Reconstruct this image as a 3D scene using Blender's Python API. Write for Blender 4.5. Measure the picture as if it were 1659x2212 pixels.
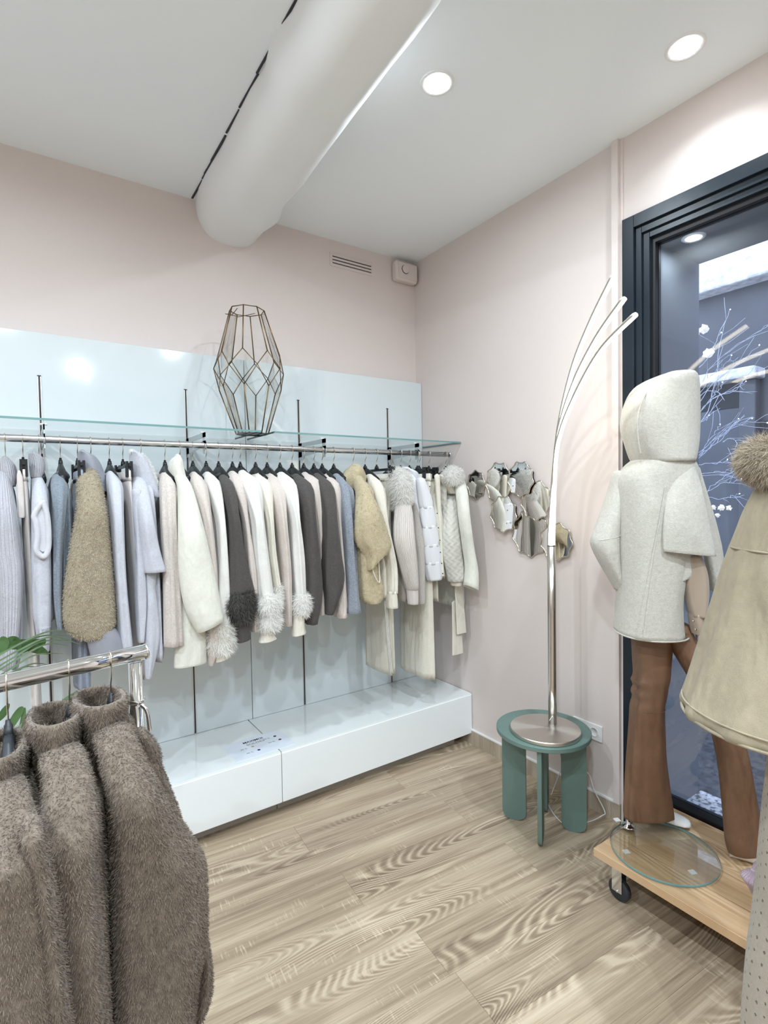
import bpy, bmesh, math, random
import numpy as np
from mathutils import Vector, Matrix

random.seed(7)
RNG = np.random.default_rng(7)
for o in list(bpy.data.objects):
    bpy.data.objects.remove(o)
SC = bpy.context.scene
COL = SC.collection
PI = math.pi

# ---------------------------------------------------------------- camera
W, H = 1659, 2212
PCX, PCY = W / 2, H / 2
def _axes():
    a = np.array([42.0 - PCX, 1082.0 - PCY]); b = np.array([2500.0 - PCX, 1040.0 - PCY])
    f = math.sqrt(-(a @ b))
    Yv = np.array([a[0], a[1], f]); Yv /= np.linalg.norm(Yv)
    Xv = np.array([b[0], b[1], f]); Xv /= np.linalg.norm(Xv)
    Zv = np.cross(Xv, Yv)
    M = np.stack([Xv, Yv, Zv], 1)
    if M[1, 2] > 0: M[:, 2] *= -1
    return f, M
FPX, CM = _axes()
CAM = np.array([-2.193, -2.796, 1.5])
cam_d = bpy.data.cameras.new('camera'); cam_o = bpy.data.objects.new('camera', cam_d); COL.objects.link(cam_o)
cam_d.sensor_fit = 'HORIZONTAL'; cam_d.sensor_width = 36.0; cam_d.lens = 36.0 * FPX / W
cam_d.clip_start = 0.05; cam_d.clip_end = 200
mw = Matrix.Identity(4)
for i in range(3):
    mw[i][0] = CM[0, i]; mw[i][1] = -CM[1, i]; mw[i][2] = -CM[2, i]; mw[i][3] = CAM[i]
cam_o.matrix_world = mw
SC.camera = cam_o

# ---------------------------------------------------------------- world and exposure
wd = bpy.data.worlds.new('World'); SC.world = wd; wd.use_nodes = True
bg = wd.node_tree.nodes['Background']
bg.inputs[0].default_value = (0.64, 0.75, 1.0, 1); bg.inputs[1].default_value = 3.5
SC.view_settings.view_transform = 'Standard'; SC.view_settings.look = 'None'
SC.view_settings.gamma = 1.0; SC.view_settings.use_curve_mapping = False
SC.view_settings.exposure = 0.30
LAMP_W = 14.0

# ---------------------------------------------------------------- measuring helpers (points on real planes of the room)
def ray(px, py):
    return CM.T @ np.array([(px - PCX) / FPX, (py - PCY) / FPX, 1.0])
def at(px, py, axis, val):
    d = ray(px, py); k = 'xyz'.index(axis)
    return CAM + d * ((val - CAM[k]) / d[k])
def atd(px, py, depth):
    return CAM + ray(px, py) * depth
RH = np.array([CM[0, 0], CM[0, 1], 0.0]); RH /= np.linalg.norm(RH)
FH = np.array([CM[2, 0], CM[2, 1], 0.0]); FH /= np.linalg.norm(FH)

# ---------------------------------------------------------------- object helpers
def tag(o, label=None, cat=None, group=None, kind=None):
    if label: o['label'] = label
    if cat: o['category'] = cat
    if group: o['group'] = group
    if kind: o['kind'] = kind
    return o
def thing(name, base, label, cat, group=None):
    o = bpy.data.objects.new(name, None); COL.objects.link(o)
    o.empty_display_size = 0.05
    o.location = Vector(base)
    return tag(o, label, cat, group)
def root_of(o):
    while o.parent: o = o.parent
    return o
def mk(name, V, F, mat, parent=None, uv=None, smooth=True, base=None):
    """One mesh object from world-space vertices."""
    V = np.asarray(V, dtype=float)
    if parent is not None: off = np.array(root_of(parent).location)
    else: off = np.array(base if base is not None else (0, 0, 0), dtype=float)
    me = bpy.data.meshes.new(name)
    me.from_pydata((V - off).tolist(), [], [list(map(int, f)) for f in F])
    if uv is not None:
        ul = me.uv_layers.new(name='UVMap')
        li = np.empty(len(me.loops), dtype=np.int32); me.loops.foreach_get('vertex_index', li)
        # wrap seam: uv given per face corner when list of lists, else per vertex
        if isinstance(uv, list): ul.data.foreach_set('uv', np.array(uv, dtype=np.float32).ravel())
        else: ul.data.foreach_set('uv', np.asarray(uv, dtype=np.float32)[li].ravel())
    if smooth: me.polygons.foreach_set('use_smooth', [True] * len(me.polygons))
    me.update()
    if mat: me.materials.append(mat)
    o = bpy.data.objects.new(name, me); COL.objects.link(o)
    if parent is not None: o.parent = parent
    else: o.location = Vector(off)
    return o
def bx(x0, x1, y0, y1, z0, z1):
    V = [(x, y, z) for x in (x0, x1) for y in (y0, y1) for z in (z0, z1)]
    F = [(0, 1, 3, 2), (4, 6, 7, 5), (0, 4, 5, 1), (2, 3, 7, 6), (0, 2, 6, 4), (1, 5, 7, 3)]
    return V, F
def join(*parts):
    V, F = [], []
    for v, f in parts:
        k = len(V); V += [tuple(p) for p in v]; F += [tuple(i + k for i in q) for q in f]
    return V, F
def box(name, x0, x1, y0, y1, z0, z1, mat, parent=None, bevel=0.0, base=None, seg=2):
    V, F = bx(x0, x1, y0, y1, z0, z1)
    if bevel > 0:
        bm = bmesh.new(); vs = [bm.verts.new(v) for v in V]
        for f in F: bm.faces.new([vs[i] for i in f])
        bmesh.ops.recalc_face_normals(bm, faces=bm.faces)
        bmesh.ops.bevel(bm, geom=list(bm.edges), offset=bevel, segments=seg, affect='EDGES', profile=0.5)
        bm.verts.index_update()
        V = [tuple(v.co) for v in bm.verts]; F = [tuple(v.index for v in f.verts) for f in bm.faces]; bm.free()
    if base is None and parent is None: base = ((x0 + x1) / 2, (y0 + y1) / 2, z0)
    return mk(name, V, F, mat, parent, smooth=False, base=base)
def frame_at(path):
    P = np.asarray(path, float); T = np.gradient(P, axis=0)
    T /= np.linalg.norm(T, axis=1)[:, None] + 1e-12
    ref = np.array([0, 0, 1.0]) if abs(T[0][2]) < 0.9 else np.array([1.0, 0, 0])
    n = np.cross(T[0], ref); n /= np.linalg.norm(n)
    N = []
    for t in T:
        n = n - t * (n @ t); n /= np.linalg.norm(n) + 1e-12; N.append(n.copy())
    N = np.array(N); return P, T, N, np.cross(T, N)
def tube_vf(path, r, seg=10, closed=False):
    P, T, N, B = frame_at(path); m = len(P)
    r = np.full(m, r) if np.isscalar(r) else np.asarray(r)
    V = []; F = []
    for i in range(m):
        for j in range(seg):
            a = 2 * PI * j / seg
            V.append(P[i] + r[i] * (math.cos(a) * N[i] + math.sin(a) * B[i]))
    for i in range(m - (0 if closed else 1)):
        i2 = (i + 1) % m
        for j in range(seg):
            F.append((i * seg + j, i * seg + (j + 1) % seg, i2 * seg + (j + 1) % seg, i2 * seg + j))
    if not closed:
        F.append(tuple(range(seg))[::-1]); F.append(tuple((m - 1) * seg + j for j in range(seg)))
    return V, F
def tube(name, path, r, mat, parent=None, seg=10, base=None, closed=False):
    V, F = tube_vf(path, r, seg, closed)
    return mk(name, V, F, mat, parent, base=base)
def lathe_vf(c, prof, seg=40):
    V = []; F = []
    for (r, z) in prof:
        for j in range(seg):
            a = 2 * PI * j / seg; V.append((c[0] + r * math.cos(a), c[1] + r * math.sin(a), c[2] + z))
    for i in range(len(prof) - 1):
        for j in range(seg):
            F.append((i * seg + j, i * seg + (j + 1) % seg, (i + 1) * seg + (j + 1) % seg, (i + 1) * seg + j))
    F.append(tuple(range(seg))[::-1]); F.append(tuple((len(prof) - 1) * seg + j for j in range(seg)))
    return V, F
def crom(K, n):
    """Catmull-Rom resample rows of K to n rows."""
    K = np.asarray(K, float); m = len(K)
    if m == 2: return np.array([K[0] + (K[1] - K[0]) * t for t in np.linspace(0, 1, n)])
    d = np.concatenate([[0], np.cumsum(np.abs(np.diff(K[:, 0])) + 1e-6 + np.linalg.norm(np.diff(K[:, 1:], axis=0), axis=1) * .5)])
    ts = np.linspace(0, d[-1], n); out = []
    for t in ts:
        i = min(max(np.searchsorted(d, t) - 1, 0), m - 2)
        u = (t - d[i]) / (d[i + 1] - d[i])
        p0 = K[max(i - 1, 0)]; p1 = K[i]; p2 = K[i + 1]; p3 = K[min(i + 2, m - 1)]
        out.append(0.5 * ((2 * p1) + (-p0 + p2) * u + (2 * p0 - 5 * p1 + 4 * p2 - p3) * u * u + (-p0 + 3 * p1 - 3 * p2 + p3) * u ** 3))
    return np.array(out)
def smooth_path(K, n):
    K = np.asarray(K, float); return crom(np.c_[np.arange(len(K)) * 0.3, K], n)[:, 1:]
def rings_mesh(R, cap0=True, cap1=True):
    """R: list of rings (n,3). Returns V,F,uv(per corner)."""
    n = len(R[0]); V = np.concatenate(R); F = []; uv = []
    L = [0.0]
    for i in range(1, len(R)): L.append(L[-1] + np.linalg.norm(R[i].mean(0) - R[i - 1].mean(0)) + 1e-4)
    for i in range(len(R) - 1):
        for j in range(n):
            j2 = (j + 1) % n
            F.append((i * n + j, (i + 1) * n + j, (i + 1) * n + j2, i * n + j2))
            uv += [(j / n, L[i]), (j / n, L[i + 1]), ((j + 1) / n, L[i + 1]), ((j + 1) / n, L[i])]
    if cap0: F.append(tuple(range(n))); uv += [(0, 0)] * n
    if cap1: F.append(tuple((len(R) - 1) * n + j for j in range(n))[::-1]); uv += [(0, 0)] * n
    return V, F, uv
def ring(c, a, b, hx, hy, n, k=0, amp=0.0, ph=0.0, ph2=0.0, p=2.3, tilt=0.0):
    t = np.arange(n) * 2 * PI / n
    ct, st = np.cos(t), np.sin(t)
    m = 1 + amp * (0.6 * np.sin(k * t + ph) + 0.4 * np.sin((k + 2) * t + ph2))
    X = hx * np.sign(ct) * np.abs(ct) ** (2 / p) * m; Yv = hy * np.sign(st) * np.abs(st) ** (2 / p) * m
    R = c + X[:, None] * a + Yv[:, None] * b
    R[:, 2] += tilt * ct
    return R
def true_half(hx, h, px):
    """Half width and half depth of an oval whose outline, seen at an angle, measures hx."""
    tn = abs(px - PCX) / FPX; h2 = min(h, .75 * hx / max(tn, 1e-3))
    return math.sqrt(max(hx * hx - (h2 * tn) ** 2, (.25 * hx) ** 2)), h2
AX = np.array([1.0, 0, 0]); AY = np.array([0, 1.0, 0])
def pxloft(spec, y=-.56, hy=.05, n=26, steps=22, k=5, amp=.08, seed=0, dome=True, hollow=True, depth=None, tilt=0.0, p=2.3, mirror=None):
    """Loft from measured silhouette rows (py, left, right[, plane]) lying in the plane y=const (or camera depth)."""
    rg = np.random.default_rng(seed + 11)
    ph, ph2 = rg.uniform(0, 6.28, 2); tw, tw2 = rg.uniform(-3, 3, 2)
    rows = []
    for i, s in enumerate(spec):
        py, l, r = s[:3]; pl = s[3] if len(s) > 3 else (depth if depth is not None else y)
        h = s[4] if len(s) > 4 else hy
        if depth is not None:
            A = atd(l, py, pl); B = atd(r, py, pl); hx, h = true_half(np.linalg.norm((B - A)[:2]) / 2, h, (l + r) / 2)
            rows.append([*(A + B) / 2, hx, h])
        else:
            A = at(l, py, 'y', pl); B = at(r, py, 'y', pl); d = ray((l + r) / 2, py); tn = abs(d[0] / d[1])
            hx = (B[0] - A[0]) / 2; h2 = min(h, 0.75 * hx / max(tn, 1e-3))
            hx = math.sqrt(max(hx * hx - (h2 * tn) ** 2, (0.25 * hx) ** 2))
            rows.append([*(A + B) / 2, hx, h2])
    rows = np.array(rows); K = np.c_[-rows[:, 2], rows[:, 0], rows[:, 1], rows[:, 3], rows[:, 4]]
    S = crom(K, steps); R = []
    a, b = (RH, FH) if depth is not None else (AX, AY)
    if dome:
        for f, dz in ((.35, .010), (.75, .005)):
            c = np.array([S[0, 1], S[0, 2], -S[0, 0] + dz]); R.append(ring(c, a, b, S[0, 3] * f, S[0, 4] * f, n, p=p))
    for i, q in enumerate(S):
        s = i / (steps - 1); c = np.array([q[1], q[2], -q[0]])
        R.append(ring(c, a, b, max(q[3], .003), max(q[4], .003), n, k, amp * min(1, s * 3), ph + tw * s, ph2 + tw2 * s, p, tilt * s * s))
    if hollow:
        q = S[-1]; c = np.array([q[1], q[2], -q[0]])
        for f, dz in ((.965, -.0014), (.86, .0), (.80, .03)):
            R.append(ring(c + np.array([0, 0, dz]), a, b, q[3] * f, q[4] * f, n, k, amp, ph + tw, ph2 + tw2, p, tilt))
    V, F, uv = rings_mesh(R)
    if mirror is not None: V = V.copy(); V[:, 1] = 2 * mirror - V[:, 1]; F = [f[::-1] for f in F]; uv = None
    return V, F, uv
def body_rings(rows, n=40, k=7, amp=.06, seed=0, p=2.6, steps=24, hollow=True):
    """rows: (z, cx, cy, hx, hy) in world axes."""
    rg = np.random.default_rng(seed + 5); ph, ph2 = rg.uniform(0, 6.28, 2); tw, tw2 = rg.uniform(-2, 2, 2)
    K = np.array([(-r[0], r[1], r[2], r[3], r[4]) for r in rows], float); S = crom(K, steps); R = []
    for i, q in enumerate(S):
        s = i / (steps - 1)
        R.append(ring(np.array([q[1], q[2], -q[0]]), AX, AY, max(q[3], .004), max(q[4], .004), n, k, amp * s, ph + tw * s, ph2 + tw2 * s, p))
    if hollow:
        q = S[-1]
        for f, dz in ((.85, .001), (.8, .04)):
            R.append(ring(np.array([q[1], q[2], -q[0] + dz]), AX, AY, q[3] * f, q[4] * .97, n, k, amp, ph + tw, ph2 + tw2, p))
    return rings_mesh(R)
def fur(name, srcs, n, length, mat, parent, width=.0009, comb=(0, 0, -.6), jit=.45, lift=.7, seed=1, keep=None, curl=.35):
    """Short pile of tapering strands grown on the given meshes: one joined object of stuff."""
    rg = np.random.default_rng(seed); TV = []
    for o in srcs:
        me = o.data; me.calc_loop_triangles(); nv = len(me.vertices)
        co = np.empty(nv * 3); me.vertices.foreach_get('co', co); co = co.reshape(-1, 3)
        ti = np.empty(len(me.loop_triangles) * 3, dtype=np.int32); me.loop_triangles.foreach_get('vertices', ti)
        TV.append(co[ti.reshape(-1, 3)])
    T = np.concatenate(TV); e1 = T[:, 1] - T[:, 0]; e2 = T[:, 2] - T[:, 0]
    nn = np.cross(e1, e2); ar = np.linalg.norm(nn, axis=1); nn = nn / (ar[:, None] + 1e-12)
    ctr = T.reshape(-1, 3).mean(0)
    if keep is not None: ar = ar * keep(T.mean(1) + np.array(root_of(parent).location), nn)
    idx = rg.choice(len(T), n, p=ar / ar.sum()); u = rg.random((n, 2)); sw = u.sum(1) > 1; u[sw] = 1 - u[sw]
    P = T[idx, 0] + u[:, :1] * e1[idx] + u[:, 1:] * e2[idx]; N = nn[idx]
    cb = np.asarray(comb, float)
    d = N * lift + cb + rg.normal(0, jit, (n, 3)); d /= np.linalg.norm(d, axis=1)[:, None]
    # keep strands outside the surface
    dn = (d * N).sum(1); d = d + N * np.clip(.12 - dn, 0, None)[:, None]; d /= np.linalg.norm(d, axis=1)[:, None]
    Ls = length * rg.uniform(.6, 1.15, n)[:, None]; sd = np.cross(d, N + rg.normal(0, .35, (n, 3))); sd /= np.linalg.norm(sd, axis=1)[:, None] + 1e-9
    sd *= width
    mid = P + d * Ls * .5; d2 = d + np.array([0, 0, -curl]) + rg.normal(0, .15, (n, 3)); d2 /= np.linalg.norm(d2, axis=1)[:, None]
    tip = mid + d2 * Ls * .5
    V = np.stack([P - sd, P + sd, mid + sd * .8, mid - sd * .8, tip], 1).reshape(-1, 3)
    me = bpy.data.meshes.new(name); me.vertices.add(len(V)); me.vertices.foreach_set('co', V.ravel())
    b = np.arange(n)[:, None] * 5
    loops = np.concatenate([b + np.array([[0, 1, 2, 3]]), b + np.array([[3, 2, 4]])], 1).ravel()
    me.loops.add(len(loops)); me.loops.foreach_set('vertex_index', loops.astype(np.int32))
    st = (np.arange(n)[:, None] * 7 + np.array([[0, 4]])).ravel()
    me.polygons.add(len(st)); me.polygons.foreach_set('loop_start', st.astype(np.int32))
    me.update(calc_edges=True); me.materials.append(mat)
    o = bpy.data.objects.new(name, me); COL.objects.link(o); o.parent = parent
    tag(o, kind='stuff'); return o

# ---------------------------------------------------------------- materials
MATS = {}
def new_mat(name):
    m = bpy.data.materials.new(name); m.use_nodes = True; nt = m.node_tree
    MATS[name] = m
    return m, nt, nt.nodes['Principled BSDF']
def simple(name, col, rough=.5, metal=0.0, spec=.5, coat=0.0, emit=None, es=0.0, aniso=0.0, sheen=0.0):
    m, nt, b = new_mat(name)
    b.inputs['Base Color'].default_value = (*col, 1); b.inputs['Roughness'].default_value = rough
    b.inputs['Metallic'].default_value = metal; b.inputs['Specular IOR Level'].default_value = spec
    b.inputs['Coat Weight'].default_value = coat; b.inputs['Anisotropic'].default_value = aniso
    b.inputs['Sheen Weight'].default_value = sheen
    if emit: b.inputs['Emission Color'].default_value = (*emit, 1); b.inputs['Emission Strength'].default_value = es
    return m
def nd(nt, t, **kw):
    n = nt.nodes.new(t)
    for k, v in kw.items(): setattr(n, k, v)
    return n
def ramp(nt, stops):
    r = nd(nt, 'ShaderNodeValToRGB'); cr = r.color_ramp
    while len(cr.elements) < len(stops): cr.elements.new(.5)
    for e, (p, c) in zip(cr.elements, stops): e.position = p; e.color = (*c, 1) if len(c) == 3 else c
    return r
def mottled(name, c1, c2, scale=3.0, rough=.6, bump=.05, bscale=60, coat=0.0, detail=3, spec=.5):
    """Paint or plaster: slow colour drift and fine relief."""
    m, nt, b = new_mat(name); L = nt.links
    tc = nd(nt, 'ShaderNodeTexCoord'); n1 = nd(nt, 'ShaderNodeTexNoise'); n1.inputs['Scale'].default_value = scale; n1.inputs['Detail'].default_value = detail
    r = ramp(nt, [(.3, c1), (.7, c2)]); L.new(tc.outputs['Object'], n1.inputs['Vector']); L.new(n1.outputs['Fac'], r.inputs[0]); L.new(r.outputs[0], b.inputs['Base Color'])
    n2 = nd(nt, 'ShaderNodeTexNoise'); n2.inputs['Scale'].default_value = bscale; n2.inputs['Detail'].default_value = 4
    bp = nd(nt, 'ShaderNodeBump'); bp.inputs['Strength'].default_value = bump; bp.inputs['Distance'].default_value = .01
    L.new(tc.outputs['Object'], n2.inputs['Vector']); L.new(n2.outputs['Fac'], bp.inputs['Height']); L.new(bp.outputs[0], b.inputs['Normal'])
    b.inputs['Roughness'].default_value = rough; b.inputs['Coat Weight'].default_value = coat; b.inputs['Specular IOR Level'].default_value = spec
    return m
def cloth(name, col, var=.12, scale=120, kind='knit', bump=.35, ribs=40, rough=.95, sheen=.25, wrinkle=.35, wscale=16):
    """Woven or knitted fabric: heathered colour, stitch relief along the cloth's own UV."""
    m, nt, b = new_mat(name); L = nt.links
    tc = nd(nt, 'ShaderNodeTexCoord')
    n1 = nd(nt, 'ShaderNodeTexNoise'); n1.inputs['Scale'].default_value = scale; n1.inputs['Detail'].default_value = 5; n1.inputs['Roughness'].default_value = .7
    L.new(tc.outputs['Object'], n1.inputs['Vector'])
    lo = tuple(max(0, c * (1 - var)) for c in col); hi = tuple(min(1, c * (1 + var * .7)) for c in col)
    r = ramp(nt, [(.32, lo), (.66, hi)]); L.new(n1.outputs['Fac'], r.inputs[0]); L.new(r.outputs[0], b.inputs['Base Color'])
    bp = nd(nt, 'ShaderNodeBump'); bp.inputs['Distance'].default_value = .004; bp.inputs['Strength'].default_value = bump
    n2 = nd(nt, 'ShaderNodeTexNoise'); n2.inputs['Scale'].default_value = 420; n2.inputs['Detail'].default_value = 3
    L.new(tc.outputs['Object'], n2.inputs['Vector'])
    if kind in ('rib', 'cable'):
        sp = nd(nt, 'ShaderNodeSeparateXYZ'); L.new(tc.outputs['UV'], sp.inputs[0])
        mu = nd(nt, 'ShaderNodeMath', operation='MULTIPLY'); mu.inputs[1].default_value = ribs * 2 * PI; L.new(sp.outputs[0], mu.inputs[0])
        if kind == 'cable':
            mv = nd(nt, 'ShaderNodeMath', operation='MULTIPLY'); mv.inputs[1].default_value = 160; L.new(sp.outputs[1], mv.inputs[0])
            sv = nd(nt, 'ShaderNodeMath', operation='SINE'); L.new(mv.outputs[0], sv.inputs[0])
            s2 = nd(nt, 'ShaderNodeMath', operation='MULTIPLY'); s2.inputs[1].default_value = 1.1; L.new(sv.outputs[0], s2.inputs[0])
            ad = nd(nt, 'ShaderNodeMath', operation='ADD'); L.new(mu.outputs[0], ad.inputs[0]); L.new(s2.outputs[0], ad.inputs[1]); src = ad
        else: src = mu
        si = nd(nt, 'ShaderNodeMath', operation='SINE'); L.new(src.outputs[0], si.inputs[0])
        m3 = nd(nt, 'ShaderNodeMath', operation='MULTIPLY_ADD'); m3.inputs[1].default_value = .5; L.new(si.outputs[0], m3.inputs[0]); L.new(n2.outputs['Fac'], m3.inputs[2])
        L.new(m3.outputs[0], bp.inputs['Height'])
    elif kind == 'horib':
        sp = nd(nt, 'ShaderNodeSeparateXYZ'); L.new(tc.outputs['UV'], sp.inputs[0])
        mu = nd(nt, 'ShaderNodeMath', operation='MULTIPLY'); mu.inputs[1].default_value = ribs * 2 * PI; L.new(sp.outputs[1], mu.inputs[0])
        si = nd(nt, 'ShaderNodeMath', operation='SINE'); L.new(mu.outputs[0], si.inputs[0]); L.new(si.outputs[0], bp.inputs['Height'])
    else:
        n3 = nd(nt, 'ShaderNodeTexNoise'); n3.inputs['Scale'].default_value = 60; n3.inputs['Detail'].default_value = 2; L.new(tc.outputs['Object'], n3.inputs['Vector'])
        ad = nd(nt, 'ShaderNodeMath', operation='ADD'); L.new(n2.outputs['Fac'], ad.inputs[0]); L.new(n3.outputs['Fac'], ad.inputs[1]); L.new(ad.outputs[0], bp.inputs['Height'])
    # soft creases of hanging cloth
    mp = nd(nt, 'ShaderNodeVectorMath', operation='MULTIPLY'); mp.inputs[1].default_value = (1.0, 1.0, .35); L.new(tc.outputs['Object'], mp.inputs[0])
    nw = nd(nt, 'ShaderNodeTexNoise'); nw.inputs['Scale'].default_value = wscale; nw.inputs['Detail'].default_value = 2; nw.inputs['Distortion'].default_value = .6; L.new(mp.outputs[0], nw.inputs['Vector'])
    bw = nd(nt, 'ShaderNodeBump'); bw.inputs['Strength'].default_value = wrinkle; bw.inputs['Distance'].default_value = .03
    L.new(nw.outputs['Fac'], bw.inputs['Height']); L.new(bw.outputs[0], bp.inputs['Normal'])
    L.new(bp.outputs[0], b.inputs['Normal'])
    b.inputs['Roughness'].default_value = rough; b.inputs['Sheen Weight'].default_value = sheen; b.inputs['Specular IOR Level'].default_value = .2
    b.inputs['Sheen Roughness'].default_value = .5
    return m
def hair_mat(name, c1, c2, rough=.6, sheen=.1, trans=.25, pscale=12.0, pmix=.5):
    m, nt, b = new_mat(name); L = nt.links
    g = nd(nt, 'ShaderNodeNewGeometry'); r = ramp(nt, [(0.05, c1), (.95, c2)])
    tc = nd(nt, 'ShaderNodeTexCoord'); n = nd(nt, 'ShaderNodeTexNoise'); n.inputs['Scale'].default_value = pscale; n.inputs['Detail'].default_value = 4; n.inputs['Roughness'].default_value = .65
    L.new(tc.outputs['Object'], n.inputs['Vector'])
    st = nd(nt, 'ShaderNodeMapRange'); st.inputs[1].default_value = .3; st.inputs[2].default_value = .7; L.new(n.outputs['Fac'], st.inputs[0])
    mx = nd(nt, 'ShaderNodeMix', data_type='FLOAT'); mx.inputs[0].default_value = pmix; L.new(g.outputs['Random Per Island'], mx.inputs[2]); L.new(st.outputs[0], mx.inputs[3])
    L.new(mx.outputs[0], r.inputs[0]); L.new(r.outputs[0], b.inputs['Base Color'])
    b.inputs['Roughness'].default_value = rough; b.inputs['Specular IOR Level'].default_value = .2; b.inputs['Sheen Weight'].default_value = sheen
    tr = nd(nt, 'ShaderNodeBsdfTranslucent'); L.new(r.outputs[0], tr.inputs[0]); ms = nd(nt, 'ShaderNodeMixShader'); ms.inputs[0].default_value = trans
    out = [q for q in nt.nodes if q.type == 'OUTPUT_MATERIAL'][0]; L.new(b.outputs[0], ms.inputs[1]); L.new(tr.outputs[0], ms.inputs[2]); L.new(ms.outputs[0], out.inputs[0])
    return m
def glass_mat(name, tint=(.96, .99, .985), ior=1.5, refl=1.0, rough=0.0):
    m = bpy.data.materials.new(name); m.use_nodes = True; nt = m.node_tree; nt.nodes.clear(); L = nt.links
    out = nd(nt, 'ShaderNodeOutputMaterial'); mx = nd(nt, 'ShaderNodeMixShader'); tr = nd(nt, 'ShaderNodeBsdfTransparent'); gl = nd(nt, 'ShaderNodeBsdfGlossy'); fr = nd(nt, 'ShaderNodeFresnel')
    tr.inputs[0].default_value = (*tint, 1); gl.inputs['Roughness'].default_value = rough; fr.inputs['IOR'].default_value = ior
    mu = nd(nt, 'ShaderNodeMath', operation='MULTIPLY'); mu.inputs[1].default_value = refl; mu.use_clamp = True
    L.new(fr.outputs[0], mu.inputs[0]); L.new(mu.outputs[0], mx.inputs[0]); L.new(tr.outputs[0], mx.inputs[1]); L.new(gl.outputs[0], mx.inputs[2]); L.new(mx.outputs[0], out.inputs[0])
    MATS[name] = m
    return m

M_pink = mottled('pink_wall_paint', (.675, .600, .570), (.71, .635, .605), 1.2, .75, .06, 45)
M_ceil = mottled('white_ceiling_plaster', (.86, .90, .93), (.885, .925, .95), .9, .8, .10, 14)
M_beam = mottled('white_beam_plaster', (.82, .835, .84), (.855, .87, .875), 2.0, .75, .25, 9)
M_lacq = simple('white_gloss_lacquer', (.80, .84, .84), .07, spec=.5, coat=.6)
M_panel = simple('white_gloss_panel', (.66, .725, .745), .07, spec=.5, coat=.6)
M_lacq2 = simple('white_satin_front', (.82, .85, .86), .22, spec=.45)
M_alu = simple('brushed_aluminium', (.62, .62, .60), .35, 1.0)
M_plinth = simple('grey_plinth', (.42, .40, .37), .45, .3)
M_black = simple('black_slot', (.012, .012, .018), .4)
M_chrome = simple('chrome', (.82, .84, .85), .06, 1.0)
M_rail = simple('satin_chrome_rail', (.66, .68, .70), .22, 1.0)
M_wire = simple('steel_wire', (.72, .68, .60), .2, 1.0)
M_hang = simple('black_hanger_plastic', (.010, .011, .013), .38, spec=.4)
M_hang2 = simple('grey_black_hanger_plastic', (.030, .034, .040), .42, spec=.4)
M_bracket = simple('grey_bracket_steel', (.55, .58, .59), .35, .8)
M_glass = glass_mat('clear_glass', (.985, .995, .993), 1.45, .55)
M_shelf = glass_mat('shelf_glass', (.985, .997, .995), 1.45, .22)
M_gedge = simple('green_glass_edge', (.16, .30, .30), .12, 0, .6)
M_gedge2 = simple('dark_glass_edge', (.02, .05, .05), .1, 0, .6)
M_pane = glass_mat('window_glass', (.95, .97, .99), 1.5, 1.25)
M_frame = mottled('dark_blue_grey_frame_paint', (.008, .014, .022), (.013, .021, .031), 4, .34, .03, 30, spec=.35)
M_gasket = simple('black_gasket', (.004, .004, .006), .5)
M_reveal = mottled('grey_reveal_paint', (.155, .17, .195), (.18, .195, .22), 1.5, .5, .0, 30)
M_white = simple('white_plastic', (.82, .82, .82), .3)
M_sage = mottled('sage_green_paint', (.115, .185, .165), (.135, .21, .185), 3, .5, .03, 80)
M_steel = simple('brushed_steel', (.60, .57, .53), .26, 1.0, aniso=.6)
def radial_steel():
    m = simple('radial_brushed_steel', (.66, .63, .59), .3, 1.0, aniso=.85); nt = m.node_tree
    tg = nd(nt, 'ShaderNodeTangent', direction_type='RADIAL', axis='Z'); nt.links.new(tg.outputs[0], nt.nodes['Principled BSDF'].inputs['Tangent']); return m
M_steelr = radial_steel()
M_brass = simple('aged_brass', (.20, .13, .06), .38, 1.0)
M_mirror = simple('mirror_silver', (.93, .93, .92), .02, 1.0)
M_mframe = simple('mirror_frame_champagne', (.62, .56, .48), .22, 1.0)
M_led = simple('warm_led_tube', (1, .95, .85), .4, emit=(1.0, .87, .64), es=5.0)
M_down = simple('downlight_lens', (1, 1, 1), .4, emit=(.95, .99, 1.0), es=22.0)
M_spotw = simple('white_fixture', (.85, .85, .85), .35)

# ---------------------------------------------------------------- room shell
CZ = 3.015
def struct(o, label=None):
    o['kind'] = 'structure'
    if label: o['label'] = label
    return o
RX0, RY0 = -4.6, -5.6
struct(box('wall_back', RX0, .2, 0, .2, -.2, CZ, M_pink), 'pale pink painted wall behind the clothes rail')
struct(box('wall_left', RX0 - .2, RX0, RY0, .2, -.2, CZ, M_pink), 'pale pink side wall out of frame')
struct(box('wall_front', RX0, .2, RY0 - .2, RY0, -.2, CZ, M_pink), 'pale pink wall behind the camera')
V, F = join(bx(0, .08, -1.47, 0, 0, CZ), bx(0, .08, -3.55, -1.47, 2.665, CZ), bx(0, .08, RY0, -3.55, 0, CZ))
struct(mk('wall_right', V, F, M_pink, base=(0, -1, 0), smooth=False), 'pale pink wall with the mirrors and the dark shop window')
struct(box('ceiling', RX0, .08, RY0, 0, CZ, CZ + .2, M_ceil), 'white plaster ceiling with recessed spotlights')

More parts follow.
